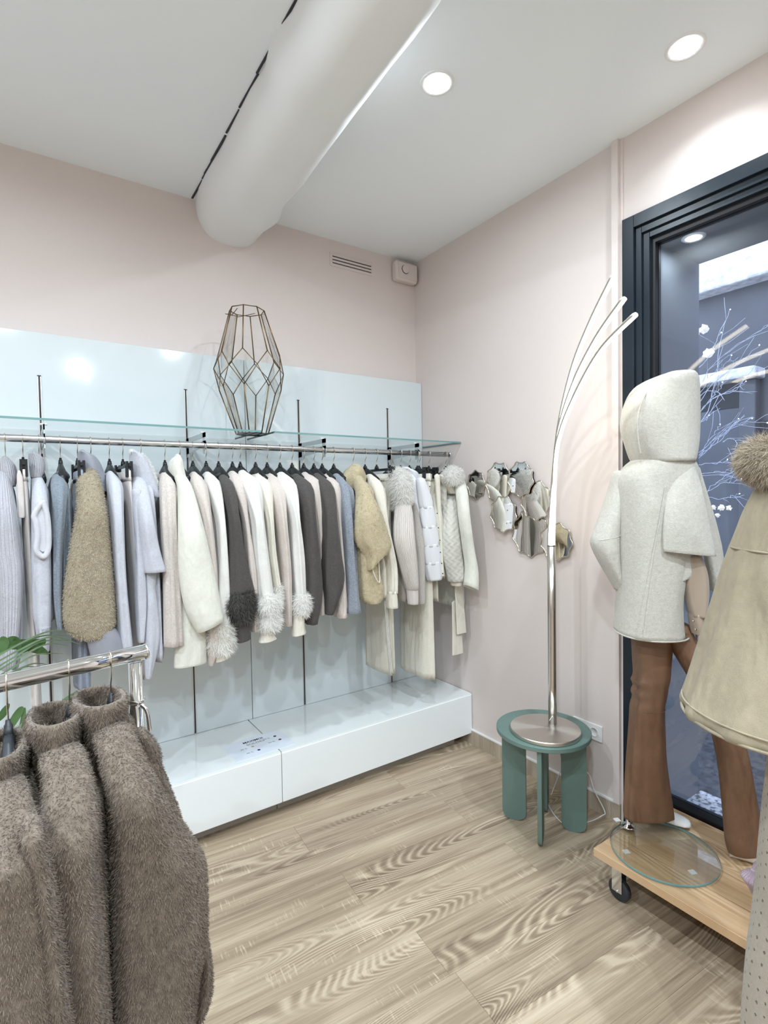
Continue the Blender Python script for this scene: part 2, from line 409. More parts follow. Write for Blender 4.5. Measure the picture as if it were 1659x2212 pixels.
# plaster beam across the ceiling
def beam():
    r0 = at(418, 433, 'z', CZ); x0, x1 = -1.418, -1.045
    ys = np.linspace(.0, -5.6, 46); R = []
    rg = np.random.default_rng(3); ns = rg.normal(0, 1, (46, 4))
    for i, y in enumerate(ys):
        s = -y; xl = x0 - .022 * s + .006 * ns[i, 0]; xr = x1 - .060 * s + .007 * ns[i, 1]; dz = .185 + .004 * ns[i, 2]
        ring_ = []
        m = 26
        for j in range(m + 1):
            a = PI * j / m; c, sn = math.cos(a), math.sin(a)
            ring_.append(((xl + xr) / 2 - (xr - xl) / 2 * np.sign(c) * abs(c) ** .78, y, CZ + .02 - (dz + .02) * sn ** .72))
        R.append(np.array(ring_))
    n = len(R[0]); V = np.concatenate(R); F = []
    for i in range(len(R) - 1):
        for j in range(n - 1): F.append((i * n + j, i * n + j + 1, (i + 1) * n + j + 1, (i + 1) * n + j))
    return V, F
V, F = beam()
struct(mk('trim_1', V, F, M_beam, base=(-1.25, 0, CZ)), 'rounded white plaster ceiling beam')
# broken crack line along the beam's left side
Vc, Fc = [], []
rg = np.random.default_rng(5); yy = -.01
while yy < 0 and yy > -2.2:
    L_ = rg.uniform(.03, .22); xl = -1.418 - .022 * (-yy) - .004
    v, f = bx(xl - .004 - rg.uniform(0, .003), xl + .003, yy - L_, yy, CZ - .004, CZ + .001)
    k = len(Vc); Vc += v; Fc += [tuple(i + k for i in q) for q in f]
    yy -= L_ + (rg.uniform(.004, .03) if rg.random() < .6 else .0)
struct(mk('trim_2', Vc, Fc, M_black, base=(-1.42, 0, CZ), smooth=False), 'dark crack along the beam edge')
# pink vertical conduit beside the window
struct(box('trim_3', -.022, 0, -1.456, -1.426, .092, CZ, M_pink), 'pink painted vertical cable trunking beside the window')
struct(box('trim_4', -.006, 0, -1.470, -1.456, 0, CZ, M_pink), 'narrow painted strip between trunking and window frame')

# ---------------------------------------------------------------- floor planks
def plank_mat(name, light, mid, dark, fine=130.0, saw=.5, rough=.42, per_object=True):
    m, nt, b = new_mat(name); L = nt.links
    tc = nd(nt, 'ShaderNodeTexCoord'); oi = nd(nt, 'ShaderNodeObjectInfo')
    off = nd(nt, 'ShaderNodeVectorMath', operation='MULTIPLY_ADD')
    cb = nd(nt, 'ShaderNodeCombineXYZ')
    for i, k in enumerate((53.0, 17.0, 91.0)):
        mu = nd(nt, 'ShaderNodeMath', operation='MULTIPLY'); mu.inputs[1].default_value = k if per_object else 0
        L.new(oi.outputs['Random'], mu.inputs[0]); L.new(mu.outputs[0], cb.inputs[i])
    off.inputs[1].default_value = (1, 1, 1); L.new(tc.outputs['Object'], off.inputs[0]); L.new(cb.outputs[0], off.inputs[2])
    def sc(x, y, z=1.0):
        s = nd(nt, 'ShaderNodeVectorMath', operation='MULTIPLY'); s.inputs[1].default_value = (x, y, z); L.new(off.outputs[0], s.inputs[0]); return s
    def noise(v, scale, det=3, rgh=.55, dist=0):
        n = nd(nt, 'ShaderNodeTexNoise'); n.inputs['Scale'].default_value = scale; n.inputs['Detail'].default_value = det; n.inputs['Roughness'].default_value = rgh; n.inputs['Distortion'].default_value = dist
        L.new(v.outputs[0], n.inputs['Vector']); return n
    def math2(op, a, bb, c=None):
        n = nd(nt, 'ShaderNodeMath', operation=op)
        for i, x in enumerate((a, bb, c)):
            if x is None: continue
            if isinstance(x, (int, float)): n.inputs[i].default_value = x
            else: L.new(x, n.inputs[i])
        return n.outputs[0]
    warp = noise(sc(.8, 4.6), 1.0, 1, .4)             # slow field whose contours are the cathedral figure
    ph = math2('MULTIPLY_ADD', warp.outputs['Fac'], 400.0, 0.0)
    sn = math2('SINE', ph, 0)
    lines = math2('MULTIPLY_ADD', sn, .5, .5); lines = math2('POWER', lines, 1.6)
    figm = noise(sc(.9, 4.2), 1.3, 1); fm = nd(nt, 'ShaderNodeMapRange'); fm.inputs[1].default_value = .50; fm.inputs[2].default_value = .62; L.new(figm.outputs['Fac'], fm.inputs[0])
    fine_n = noise(sc(2.6, fine * 1.3), 1.0, 4, .7)
    mid_n = noise(sc(1.0, 30.0), 1.0, 5, .62, .25)
    patch = noise(sc(.55, 5.0), 1.4, 3)
    t = math2('MULTIPLY_ADD', patch.outputs['Fac'], .95, -.19)
    t = math2('MULTIPLY_ADD', mid_n.outputs['Fac'], 1.05, math2('ADD', t, -.42))
    t = math2('MULTIPLY_ADD', fine_n.outputs['Fac'], .80, math2('ADD', t, -.32))
    fl = math2('MULTIPLY', lines, fm.outputs[0]); t = math2('MULTIPLY_ADD', fl, .46, t)
    t = math2('MULTIPLY_ADD', fm.outputs[0], -.22, t)
    saw_n = noise(sc(150.0, 14.0), 1.0, 2); sm = noise(sc(4.0, 9.0), 1.0, 1)
    s1 = nd(nt, 'ShaderNodeMapRange'); s1.inputs[1].default_value = .56; s1.inputs[2].default_value = .68; L.new(saw_n.outputs['Fac'], s1.inputs[0])
    s2 = nd(nt, 'ShaderNodeMapRange'); s2.inputs[1].default_value = .56; s2.inputs[2].default_value = .70; L.new(sm.outputs['Fac'], s2.inputs[0])
    t = math2('MULTIPLY_ADD', math2('MULTIPLY', s1.outputs[0], s2.outputs[0]), saw, t)
    rv = math2('MULTIPLY_ADD', oi.outputs['Random'], .10 if per_object else 0, t)
    r = ramp(nt, [(.08, dark), (.48, mid), (.92, light)]); L.new(rv, r.inputs[0]); L.new(r.outputs[0], b.inputs['Base Color'])
    bp = nd(nt, 'ShaderNodeBump'); bp.inputs['Strength'].default_value = .12; bp.inputs['Distance'].default_value = .003
    L.new(fine_n.outputs['Fac'], bp.inputs['Height']); L.new(bp.outputs[0], b.inputs['Normal'])
    b.inputs['Roughness'].default_value = rough; b.inputs['Specular IOR Level'].default_value = .35
    return m
M_plank = plank_mat('washed_oak_plank', (.60, .50, .37), (.385, .30, .21), (.185, .135, .092))
M_pine = plank_mat('pine_board', (.70, .51, .33), (.56, .375, .215), (.36, .21, .105), fine=70, saw=.0, rough=.5)
floor = struct(box('floor', RX0, .08, RY0, 0, -.2, -.009, M_plank), 'grey washed oak plank floor')
TH = math.radians(-4.8); PU = np.array([math.cos(TH), math.sin(TH), 0]); PV = np.array([-math.sin(TH), math.cos(TH), 0])
PWD = .193; PL = 1.30
def floor_planks():
    joints = {0: -1.16, 1: -.46, 2: -1.10, 3: -.42, 4: -1.0, 5: -.98, 6: -.30, 7: -.86}
    r = -3
    for r in range(-3, 11):
        v1 = -.700 - PWD * r; v0 = v1 - PWD
        j0 = joints.get(r, -1.2 + (r * .61) % 1.25)
        # joint measured as the distance along the plank direction
        u_list = [j0 + PL * k for k in range(-3, 3)]
        for k in range(len(u_list) - 1):
            ua, ub = u_list[k], u_list[k + 1]
            g = .0003; P = []
            for (u, v) in ((ua + g, v0 + g), (ub - g, v0 + g), (ub - g, v1 - g), (ua + g, v1 - g)):
                p = PU * u + PV * v
                if p[0] > -.003: # cut against the window wall
                    t = (-.003 - PV[0] * v) / PU[0]; p = PU * t + PV * v
                P.append(p)
            if P[0][0] > -.05 or max(p[1] for p in P) > -.02: continue
            if P[1][0] < -3.4: continue
            if (P[1] - P[0]) @ PU < .05: continue
            c = (PU * (ua + ub) / 2 + PV * (v0 + v1) / 2)
            loc = [((p - c) @ PU, (p - c) @ PV) for p in P]
            e = .0005
            top = [(x + (e if i in (0, 3) else -e), y + (e if i in (0, 1) else -e), 0.0) for i, (x, y) in enumerate(loc)]
            mid = [(x, y, -e) for x, y in loc]; bot = [(x, y, -.009) for x, y in loc]
            V = top + mid + bot
            F = [(0, 1, 2, 3)] + [(4 + i, 4 + (i + 1) % 4, (i + 1) % 4, i) for i in range(4)] + [(8 + i, 8 + (i + 1) % 4, 4 + (i + 1) % 4, 4 + i) for i in range(4)]
            me = bpy.data.meshes.new('plank'); me.from_pydata(V, [], F); me.materials.append(M_plank)
            o = bpy.data.objects.new('plank', me); COL.objects.link(o); o.parent = floor
            o.location = Vector(c) - floor.location; o.rotation_euler = (0, 0, TH)
floor_planks()
# baseboard along the right wall
M_bbw = plank_mat('baseboard_oak', (.56, .48, .38), (.42, .35, .27), (.27, .215, .16), fine=110, saw=.3)
bb = struct(box('baseboard_right', -.012, 0, -1.452, -.006, 0, .083, M_bbw), 'oak look baseboard under the mirrors')
box('baseboard_cap', -.013, 0, -1.452, -.006, .083, .090, M_white, bb)

# ---------------------------------------------------------------- window and outside
win = bpy.data.objects.new('window_1', None); COL.objects.link(win); win.location = (0, -2.5, 0); struct(win, 'tall shop window with dark blue grey stepped frame')
WY1 = -3.55; SOF = 2.535
steps = [(-1.470, -1.522, -.014, 2.664, 2.612), (-1.522, -1.549, .000, 2.612, 2.582), (-1.549, -1.577, .012, 2.582, 2.556), (-1.577, -1.592, .030, 2.556, SOF)]
for i, (ya, yb, xf, za, zb) in enumerate(steps):
    m = M_gasket if i == 3 else M_frame
    box('frame_jamb', xf, .075, yb, ya, 0, za, m, win, bevel=.0015 if i < 3 else 0)
    box('frame_head', xf, .075, WY1, yb, zb, za, m, win, bevel=.0015 if i < 3 else 0)
box('frame_sill', .004, .075, WY1, -1.592, 0, .196, M_gasket, win)
box('window_pane', .052, .058, WY1, -1.592, .196, SOF, M_pane, win)
# reveal of the thick wall outside the glass
RXO = .42
struct(box('wall_reveal', .08, RXO, -1.585, -1.25, -.9, CZ + .4, M_reveal), 'grey painted reveal of the thick outer wall')
struct(box('ceiling_soffit', .08, RXO, -3.6, -1.585, SOF, CZ + .4, M_reveal), 'grey painted soffit above the window')
def granite():
    m, nt, b = new_mat('granite'); L = nt.links
    tc = nd(nt, 'ShaderNodeTexCoord'); n = nd(nt, 'ShaderNodeTexNoise'); n.inputs['Scale'].default_value = 55; n.inputs['Detail'].default_value = 2
    r = ramp(nt, [(.38, (.10, .12, .16)), (.46, (.42, .44, .47)), (.62, (.62, .63, .64))]); L.new(tc.outputs['Object'], n.inputs['Vector']); L.new(n.outputs['Fac'], r.inputs[0]); L.new(r.outputs[0], b.inputs['Base Color']); b.inputs['Roughness'].default_value = .6
    return m
M_gran = granite()
struct(box('trim_5', .08, RXO + .03, -3.6, -1.585, -.5, .06, M_gran), 'speckled granite sill outside the window')
M_asph = mottled('wet_asphalt', (.03, .032, .036), (.09, .095, .105), 25, .45, .5, 120)
struct(box('floor_street', RXO + .03, 6, -14, 8, -.9, -.35, M_asph), 'dark asphalt of the narrow street')
# building across the street
M_dark = mottled('dark_shopfront_paint', (.050, .056, .064), (.075, .082, .092), 2.5, .45, .0, 40)
M_stone = mottled('weathered_white_stone', (.42, .42, .42), (.78, .78, .78), 14, .85, .5, 60)
M_rend = mottled('rough_pale_render', (.62, .60, .58), (.86, .85, .83), 30, .9, .6, 80)
FX = 3.6
bld = thing('shopfront_building', (FX, -1.5, -.08), 'dark painted shopfront building across the narrow street', 'building')
box('ground_wall', FX, FX + .4, -14, 8, -.9, 3.5, M_dark, bld)
box('cornice', FX - .20, FX + .1, -14, 8, 3.43, 3.60, M_stone, bld, bevel=.02)
box('cornice_moulding', FX - .14, FX + .1, -14, 8, 3.60, 3.66, M_stone, bld, bevel=.015)
box('upper_wall', FX - .03, FX + .4, -14, 8, 3.66, 4.7, M_rend, bld)
box('ledge', FX - .22, FX + .05, -.70, 8, 2.53, 2.63, M_stone, bld, bevel=.02)
box('recessed_panel', FX - .03, FX + .02, -.52, 8, -.9, 2.53, M_gasket, bld)
box('lower_panel', FX - .06, FX + .02, -.52, 8, -.9, 2.28, M_dark, bld, bevel=.01)
box('pilaster', FX - .10, FX + .02, -.66, -.52, -.9, 2.53, M_dark, bld, bevel=.01)
box('doorway', FX - .02, FX + .02, -3.4, -.70, -.9, 2.13, M_gasket, bld)

# ---------------------------------------------------------------- lamps of the room
def downlight(x, y, label, power=LAMP_W, z=CZ, col=(.80, .915, 1.0), r=.048, spread=174):
    t = thing('recessed_spotlight', (x, y, z), label, 'ceiling light', 'recessed ceiling spotlights')
    V, F = lathe_vf((x, y, z), [(r, -.0005), (r, -.004), (r + .012, -.005), (r + .015, -.002), (r + .015, 0)], 40)
    mk('trim_ring', V, F[:-2], M_spotw, t)
    V, F = lathe_vf((x, y, z), [(r * 1.0, -.003), (r * .6, -.0036), (.002, -.004)], 36)
    mk('lens', V, F, M_down, t)
    ld = bpy.data.lights.new('spot_light', 'AREA'); ld.shape = 'DISK'; ld.size = r * 1.7; ld.energy = power; ld.color = col; ld.spread = math.radians(spread)
    lo = bpy.data.objects.new('spot_light', ld); COL.objects.link(lo); lo.parent = t; lo.location = (0, 0, -.012)
    return t
downlight(-.873, -1.266, 'round recessed ceiling spotlight in the middle of the ceiling, beside the beam', power=LAMP_W * .66)
downlight(-.263, -1.855, 'round recessed ceiling spotlight above the shop window', power=LAMP_W * .18, spread=130)
for x, y, pf in ((-2.25, -1.40, 1.0), (-2.25, -2.75, 2.0), (-.87, -3.0, 2.0), (-3.6, -1.9, 2.3), (-3.6, -3.6, 2.3), (-1.6, -4.3, 2.4)):  # unseen spotlights, added outside the view to light the room
    where = {-1.40: 'left of the beam, above the chrome rack', -2.75: 'above the spot where the photo was taken', -3.0: 'right of the beam, further from the corner than the parka', -1.9: 'near the left wall, level with the chrome rack', -3.6: 'near the left wall, far from the clothes rail', -4.3: 'nearest the wall behind the camera'}[y]
    downlight(x, y, 'added out-of-view ceiling spotlight ' + where, power=LAMP_W * pf)
p = (.125, -1.70, SOF)
downlight(p[0], p[1], 'small recessed spotlight in the grey soffit outside the window', power=.8, z=SOF, r=.030)

# ---------------------------------------------------------------- white wall panels, uprights, bench
PF = -.060
for (xa, xb, nm) in ((-3.2, -1.1965, 'wide glossy white wall panel left of the joint, behind the left clothes'), (-1.1935, -.003, 'glossy white wall panel right of the joint, reaching the corner')):
    o = box('wall_panel', xa, xb, PF, 0, .306, 2.222, M_panel, bevel=.0015); tag(o, nm, 'wall panel', 'glossy white wall panels')
UP = [-2.106, -1.497, -.888, -.279]
ords = ['leftmost', 'second from the left', 'third from the left', 'rightmost']
for x, w in zip(UP, ords):
    t = thing('slotted_upright', (x, PF, .31), 'slim slotted shelf upright on the white panel, ' + w, 'shelf upright', 'slotted uprights on the white panels')
    box('slot', x - .0035, x + .0035, PF - .002, PF + .004, .31, 2.034, M_black, t)
    for sx in (-1, 1): box('channel_edge', x + sx * .0052 - .0016, x + sx * .0052 + .0016, PF - .0035, PF + .004, .31, 2.036, M_alu, t)
    box('end_cap', x - .007, x + .007, PF - .004, PF + .004, 2.034, 2.039, M_black, t)
    b = thing('shelf_bracket', (x, PF, 1.70), 'grey steel bracket holding shelf and rail at the upright, ' + w, 'bracket', 'shelf brackets')
    # side plate with a slot cut out of it
    def plate(y0, y1, z0, z1, hy0=0, hy1=0):
        V = [(x - .002, y0, z0 + hy0), (x - .002, y0, z1), (x - .002, y1, z1), (x - .002, y1, z0 + hy1)]
        V += [(q[0] + .004, q[1], q[2]) for q in V]
        return V, [(0, 1, 2, 3), (7, 6, 5, 4), (0, 4, 5, 1), (1, 5, 6, 2), (2, 6, 7, 3), (3, 7, 4, 0)]
    V, F = join(plate(-.375, PF - .002, 1.772, 1.794), plate(-.375, PF - .002, 1.735, 1.757, .0, -.02), plate(-.375, -.340, 1.700, 1.794), plate(-.10, PF - .002, 1.70, 1.794))
    mk('bracket_plate', V, F, M_bracket, b, smooth=False)
    tube('shelf_stud', [(x - .012, -.345, 1.7955), (x + .012, -.345, 1.7955)], .004, M_white, b, 8)
    V, F = tube_vf([(x, -.36 + .021 * math.cos(a), 1.736 + .021 * math.sin(a)) for a in np.linspace(PI * .9, 2.05 * PI, 12)], .004, 8)
    mk('rail_cradle', V, F, M_bracket, b)
for (xa, xb, nm) in ((-3.2, -1.2225, 'low glossy white bench unit on the left, running behind the brown coats'), (-1.2195, -.004, 'low glossy white bench unit on the right, ending at the corner')):
    t = thing('display_bench', ((xa + xb) / 2, -.25, 0), nm, 'bench', 'low white display benches')
    box('bench_top', xa + .001, xb - .001, -.496, PF, .288, .306, M_lacq, t, bevel=.0012)
    box('front_panel', xa, xb, -.500, -.480, .066, .2995, M_lacq2, t, bevel=.0025)
    box('carcass', xa, xb, -.478, PF, .066, .2875, M_lacq2, t)
    box('plinth', xa, xb - (.08 if xb > -.1 else 0), -.428, -.41, 0, .066, M_plinth, t)
# printed sale sheet lying on the bench
sh = thing('price_sheet', (-1.28, -.37, .3065), 'white printed sale sheet lying flat on the bench top', 'paper sign')
M_paper = simple('coated_paper', (.74, .79, .88), .12, coat=.5)
M_ink = simple('black_ink', (.02, .02, .03), .5); M_ink2 = simple('grey_ink', (.16, .17, .2), .5)
ca = math.radians(2); rot = lambda x, y: (-1.282 + x * math.cos(ca) - y * math.sin(ca), -.369 + x * math.sin(ca) + y * math.cos(ca))
V = [(*rot(x, y), z) for z in (.3062, .3072) for x, y in ((-.148, -.098), (.148, -.098), (.148, .098), (-.148, .098))]
mk('sheet', V, [(3, 2, 1, 0), (4, 5, 6, 7), (0, 1, 5, 4), (1, 2, 6, 5), (2, 3, 7, 6), (3, 0, 4, 7)], M_paper, sh, smooth=False)
def text(name, s, x, y, size, mat, parent, xf, bold=0.0, extr=.0001):
    cu = bpy.data.curves.new(name, 'FONT'); cu.body = s; cu.size = size; cu.align_x = 'CENTER'; cu.extrude = extr; cu.offset = bold
    o = bpy.data.objects.new(name, cu); COL.objects.link(o)
    dg = bpy.context.evaluated_depsgraph_get(); me = bpy.data.meshes.new_from_object(o.evaluated_get(dg)); bpy.data.objects.remove(o)
    nv = len(me.vertices); co = np.empty(nv * 3); me.vertices.foreach_get('co', co); co = co.reshape(-1, 3)
    F = [tuple(p.vertices) for p in me.polygons]; bpy.data.meshes.remove(me)
    return mk(name, np.array([xf(c) for c in co]), F, mat, parent, smooth=False)
def sheet_xf(x0, y0):
    return lambda c: (*rot(x0 + c[0], y0 + c[1]), .3073 + c[2])
text('lettering', 'MAXIMOI', 0, 0, .024, M_ink, sh, sheet_xf(-.005, .052), .0006)
text('lettering', 'SOLDES', 0, 0, .026, M_ink2, sh, sheet_xf(-.004, .022))
for (x, y, s, c) in ((-.055, -.005, '20 %', (.45, .45, .12)), (.075, .030, '30 %', (.004, .008, .03)), (-.045, -.055, '40 %', (.01, .03, .14)), (.080, -.018, '50 %', (.08, .03, .05))):
    text('lettering', s, 0, 0, .017, M_ink2, sh, sheet_xf(x - .02, y))
    V, F = lathe_vf((0, 0, 0), [(.0075, 0), (.0075, .0003)], 20)
    mk('colour_dot', [(*rot(x + .025 + v[0], y + .006 + v[1]), .3073 + v[2]) for v in V], F, simple('dot_' + s[:2], c, .5), sh, smooth=False)

# ---------------------------------------------------------------- rail and glass shelves
RYC, RZC = -.36, 1.736
t = thing('clothes_rail', (-1.6, RYC, RZC), 'long satin chrome clothes rail under the glass shelves', 'clothes rail')
tube('rail_tube', [(-3.1, RYC, RZC), (-2, RYC, RZC), (-1, RYC, RZC), (-.040, RYC, RZC)], .0145, M_rail, t, 20)
tube('rail_end_cap', [(-.0399, RYC, RZC), (-.034, RYC, RZC)], .0155, M_rail, t, 20)
for i, (xa, xb, nm) in enumerate(((-3.1, -1.255, 'long clear glass shelf above the left part of the rail'), (-1.190, -.004, 'clear glass shelf above the right part of the rail, ending at the corner'))):
    t = thing('glass_shelf', ((xa + xb) / 2, -.25, 1.800), nm, 'shelf', 'glass shelves over the clothes rail')
    box('glass_sheet', xa + .001, xb - .001, -.430, PF - .006, 1.8002, 1.8082, M_shelf, t)
    box('front_edge', xa, xb, -.4315, -.4301, 1.800, 1.8084, M_gedge, t)
    box('end_edge', xb - .001, xb, -.4301, PF - .006, 1.800, 1.8084, M_gedge2 if i == 0 else M_gedge, t)
    box('end_edge', xa, xa + .001, -.4301, PF - .006, 1.800, 1.8084, M_gedge2, t)

# ---------------------------------------------------------------- brass and glass lantern
def lantern():
    base = at(545, 938, 'y', -.265); cx, cy, z0 = base[0], -.265, 1.8088
    t = thing('geometric_lantern', (cx, cy, z0), 'tall geometric brass and glass lantern standing on the glass shelf', 'lantern')
    n = 8; a0 = math.radians(14); tiltx = -.02
    def ringp(r, z, half=False):
        return [np.array([cx + r * math.cos(a0 + (k + (.5 if half else 0)) * 2 * PI / n) + tiltx * z, cy + r * math.sin(a0 + (k + (.5 if half else 0)) * 2 * PI / n), z0 + z]) for k in range(n)]
    B = ringp(.078, .0); Lo = ringp(.150, .215); Mi = ringp(.170, .305, True); Up = ringp(.150, .380); T = ringp(.083, .600)
    def bar(a, b, r=.0022): tube('frame_bar', [a, a + (b - a) * .5, b], r, M_brass, t, 6)
    for k in range(n):
        k1 = (k + 1) % n
        bar(B[k], B[k1]); bar(T[k], T[k1]); bar(B[k], Lo[k], .0028); bar(Up[k], T[k], .0028)
        bar(Lo[k], Mi[k]); bar(Lo[k1], Mi[k]); bar(Up[k], Mi[k]); bar(Up[k1], Mi[k])
        for poly in ((B[k], B[k1], Lo[k1], Mi[k], Lo[k]), (T[k1], T[k], Up[k], Mi[k], Up[k1]), (Lo[k], Mi[k], Up[k], Mi[k - 1])):
            mk('glass_pane', np.array(poly), [tuple(range(len(poly)))], M_glass, t, smooth=False)
    mk('mirror_base', np.array(B) + np.array([0, 0, .001]), [tuple(range(n))], M_gedge2, t, smooth=False)
    c = np.array([cx - .05 + tiltx * .6, cy - .005, z0 + .588])
    pth = [c + np.array([-.045 * math.cos(a), .10 * math.sin(a) * .4, .02 * math.cos(a * .5)]) * np.array([1.2, 1, 1]) for a in np.linspace(-2.2, 2.2, 26)]
    pth = [np.array(T[4]) + np.array([.03, .01, .0])] + [np.array([cx - .115 + .05 * (1 - math.cos(a)), cy + .055 * math.sin(a), z0 + .566 + .02 * math.sin(a)]) for a in np.linspace(1.5, -1.5, 12)] + [np.array(T[0]) + np.array([-.02, .03, .012])]
    tube('hanging_loop', smooth_path(pth, 40), .0018, M_brass, t, 6)
lantern()

# ---------------------------------------------------------------- vent grille, alarm
t = thing('vent_grille', (-.48, 0, 2.86), 'flat pink painted vent grille high on the wall', 'vent')
box('plate', -.632, -.334, -.004, 0, 2.862, 2.944, M_pink, t, bevel=.001)
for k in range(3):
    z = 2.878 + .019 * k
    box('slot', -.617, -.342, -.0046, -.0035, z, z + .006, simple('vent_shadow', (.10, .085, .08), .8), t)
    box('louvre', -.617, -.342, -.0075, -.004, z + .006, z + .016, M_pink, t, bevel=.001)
t = thing('alarm_box', (-.10, 0, 2.865), 'square pink painted alarm box in the corner under the ceiling', 'alarm')
box('housing', -.186, -.014, -.055, 0, 2.862, 2.985, M_pink, t, bevel=.016, seg=4)
box('cover', -.166, -.022, -.060, -.054, 2.876, 2.974, M_pink, t, bevel=.003)
V, F = lathe_vf((0, 0, 0), [(.0285, 0), (.0285, .001)], 32)
mk('button_gap', [(-.118 + v[0], -.0602 - v[2], 2.932 + v[1]) for v in V], F, M_black, t, smooth=False)
V, F = lathe_vf((0, 0, 0), [(.0262, .0), (.0262, .004), (.024, .005)], 32)
mk('button', [(-.1165 + v[0], -.0604 - v[2], 2.9335 + v[1]) for v in V], F, M_pink, t, smooth=False)

# ---------------------------------------------------------------- scalloped mirrors on the right wall
mir = [(1031, 1047, .078, .070, 0, 'smallest scalloped mirror, nearest the clothes rail'), (1083, 1043, .108, .092, 1, 'scalloped mirror second from the clothes rail, in the top row'),
       (1133, 1035, .088, .082, 2, 'scalloped mirror at the top right of the cluster, overlapping its neighbour'), (1096, 1110, .094, .090, 2, 'scalloped mirror at the lower left of the cluster'),
       (1163, 1081, .098, .092, 1, 'scalloped mirror partly behind the lamp, in the middle row'), (1147, 1152, .116, .112, 0, 'largest scalloped mirror, at the bottom of the cluster'),
       (1207, 1169, .088, .090, 1, 'scalloped mirror at the right end of the cluster, behind the lamp pole')]
for i, (px, py, rz, ry, lv, nm) in enumerate(mir):
    c = at(px, py, 'x', 0); x = -.010 - .011 * lv
    t = thing('wavy_mirror', (0, c[1], c[2]), nm, 'mirror', 'scalloped wall mirrors')
    n = 108; nl = 9 if i != 0 else 8; ph = .4 + i * .35; outl = []
    for j in range(n):
        a = 2 * PI * j / n; r = 1 + .060 * math.cos(nl * a + ph) + .014 * math.cos(2 * nl * a + 2 * ph)
        outl.append((c[1] + ry * r * math.cos(a), c[2] + rz * r * math.sin(a)))
    V = [(x, y, z) for y, z in outl] + [(x + .004, y, z) for y, z in outl]
    F = [tuple(range(n))[::-1], tuple(range(n, 2 * n))] + [(j, (j + 1) % n, n + (j + 1) % n, n + j) for j in range(n)]
    F[0] = tuple(range(n))
    mk('mirror_glass', V, F, M_mirror, t, smooth=False)
    tube('mirror_rim', [(x - .0005, y, z) for y, z in outl], .0032, M_mframe, t, 8, closed=True)
    V = [(x + .004, c[1] + (y - c[1]) * .8, c[2] + (z - c[2]) * .8) for y, z in outl] + [(0, c[1] + (y - c[1]) * .8, c[2] + (z - c[2]) * .8) for y, z in outl]
    mk('backing', V, [(j, (j + 1) % n, n + (j + 1) % n, n + j) for j in range(n)], M_black, t, smooth=False)

# ---------------------------------------------------------------- wall socket
t = thing('wall_socket', (0, -1.285, .33), 'white double socket plate on the wall behind the green table', 'socket')
box('plate', -.010, 0, -1.362, -1.207, .334, .409, M_white, t, bevel=.002)
for yc in (-1.322, -1.247):
    V, F = lathe_vf((0, 0, 0), [(.0215, 0), (.0215, .0012), (.019, .0012), (.0185, -.006), (.001, -.006)], 32)
    mk('socket_well', [(-.0102 - v[2], yc + v[0], .372 + v[1]) for v in V], F, M_white, t)
    for s in (-1, 1):
        V, F = lathe_vf((0, 0, 0), [(.0028, 0), (.0028, .0008)], 12)
        mk('pin_hole', [(-.0048 - v[2], yc + s * .0085 + v[0], .372 + v[1]) for v in V], F, M_black, t)

# ---------------------------------------------------------------- green side table
TC = np.array([-.292, -1.256]); TZ = .445; TR = .204
def table():
    t = thing('side_table', (TC[0], TC[1], 0), 'round sage green side table with crossed arched legs', 'table')
    V, F = lathe_vf((TC[0], TC[1], 0), [(.001, TZ - .020), (TR - .002, TZ - .020), (TR, TZ - .018), (TR, TZ - .002), (TR - .002, TZ), (.001, TZ)], 72)
    mk('table_top', V, F, M_sage, t, smooth=False)
    def panel(ang, half, zc, nm):
        d = np.array([math.cos(ang), math.sin(ang)]); pn = np.array([-d[1], d[0]])
        pts = []
        w_in = .076; ztop = .398; zt = TZ - .0205
        R = .035
        def leg(s):
            q = []
            # outer edge down, rounded foot, inner edge up to the arch
            q += [(s * half, zt), (s * half, .05)]
            cxm = (half + w_in) / 2; hw = (half - w_in) / 2
            for a in np.linspace(0, PI, 13)[1:-1]: q.append((s * (cxm + hw * math.cos(a)), .05 - .05 * math.sin(a) ** .7))
            q += [(s * w_in, .05), (s * w_in, ztop - w_in)]
            return q
        arch = [(w_in * math.cos(a), ztop - w_in + w_in * math.sin(a)) for a in np.linspace(0, PI, 15)[1:-1]]
        out = leg(1) + arch + leg(-1)[::-1]
        th = .009
        n = len(out)
        V = [(TC[0] + d[0] * u + pn[0] * s * th, TC[1] + d[1] * u + pn[1] * s * th, z) for s in (-1, 1) for u, z in out]
        bm = bmesh.new(); vs = [bm.verts.new(v) for v in V]
        f1 = bm.faces.new(vs[:n]); f2 = bm.faces.new(vs[n:][::-1])
        for j in range(n): bm.faces.new([vs[j], vs[n + j], vs[n + (j + 1) % n], vs[(j + 1) % n]])
        f1.normal_update(); f2.normal_update(); bmesh.ops.triangulate(bm, faces=[f1, f2]); bmesh.ops.recalc_face_normals(bm, faces=bm.faces)
        bm.verts.index_update(); VV = [tuple(v.co) for v in bm.verts]; FF = [tuple(v.index for v in f.verts) for f in bm.faces]; bm.free()
        mk(nm, VV, FF, M_sage, t, smooth=False)
        for s in (-1, 1):
            c = TC + d * s * (half + w_in) / 2
            V, F = lathe_vf((c[0], c[1], -.0005), [(.006, 0), (.008, .003)], 12); mk('foot_pad', V, F, M_black, t)
    panel(math.atan2(-.83, .557), .182, 0, 'leg_panel')
    panel(math.atan2(.557, .83), .182, 0, 'leg_panel')
table()

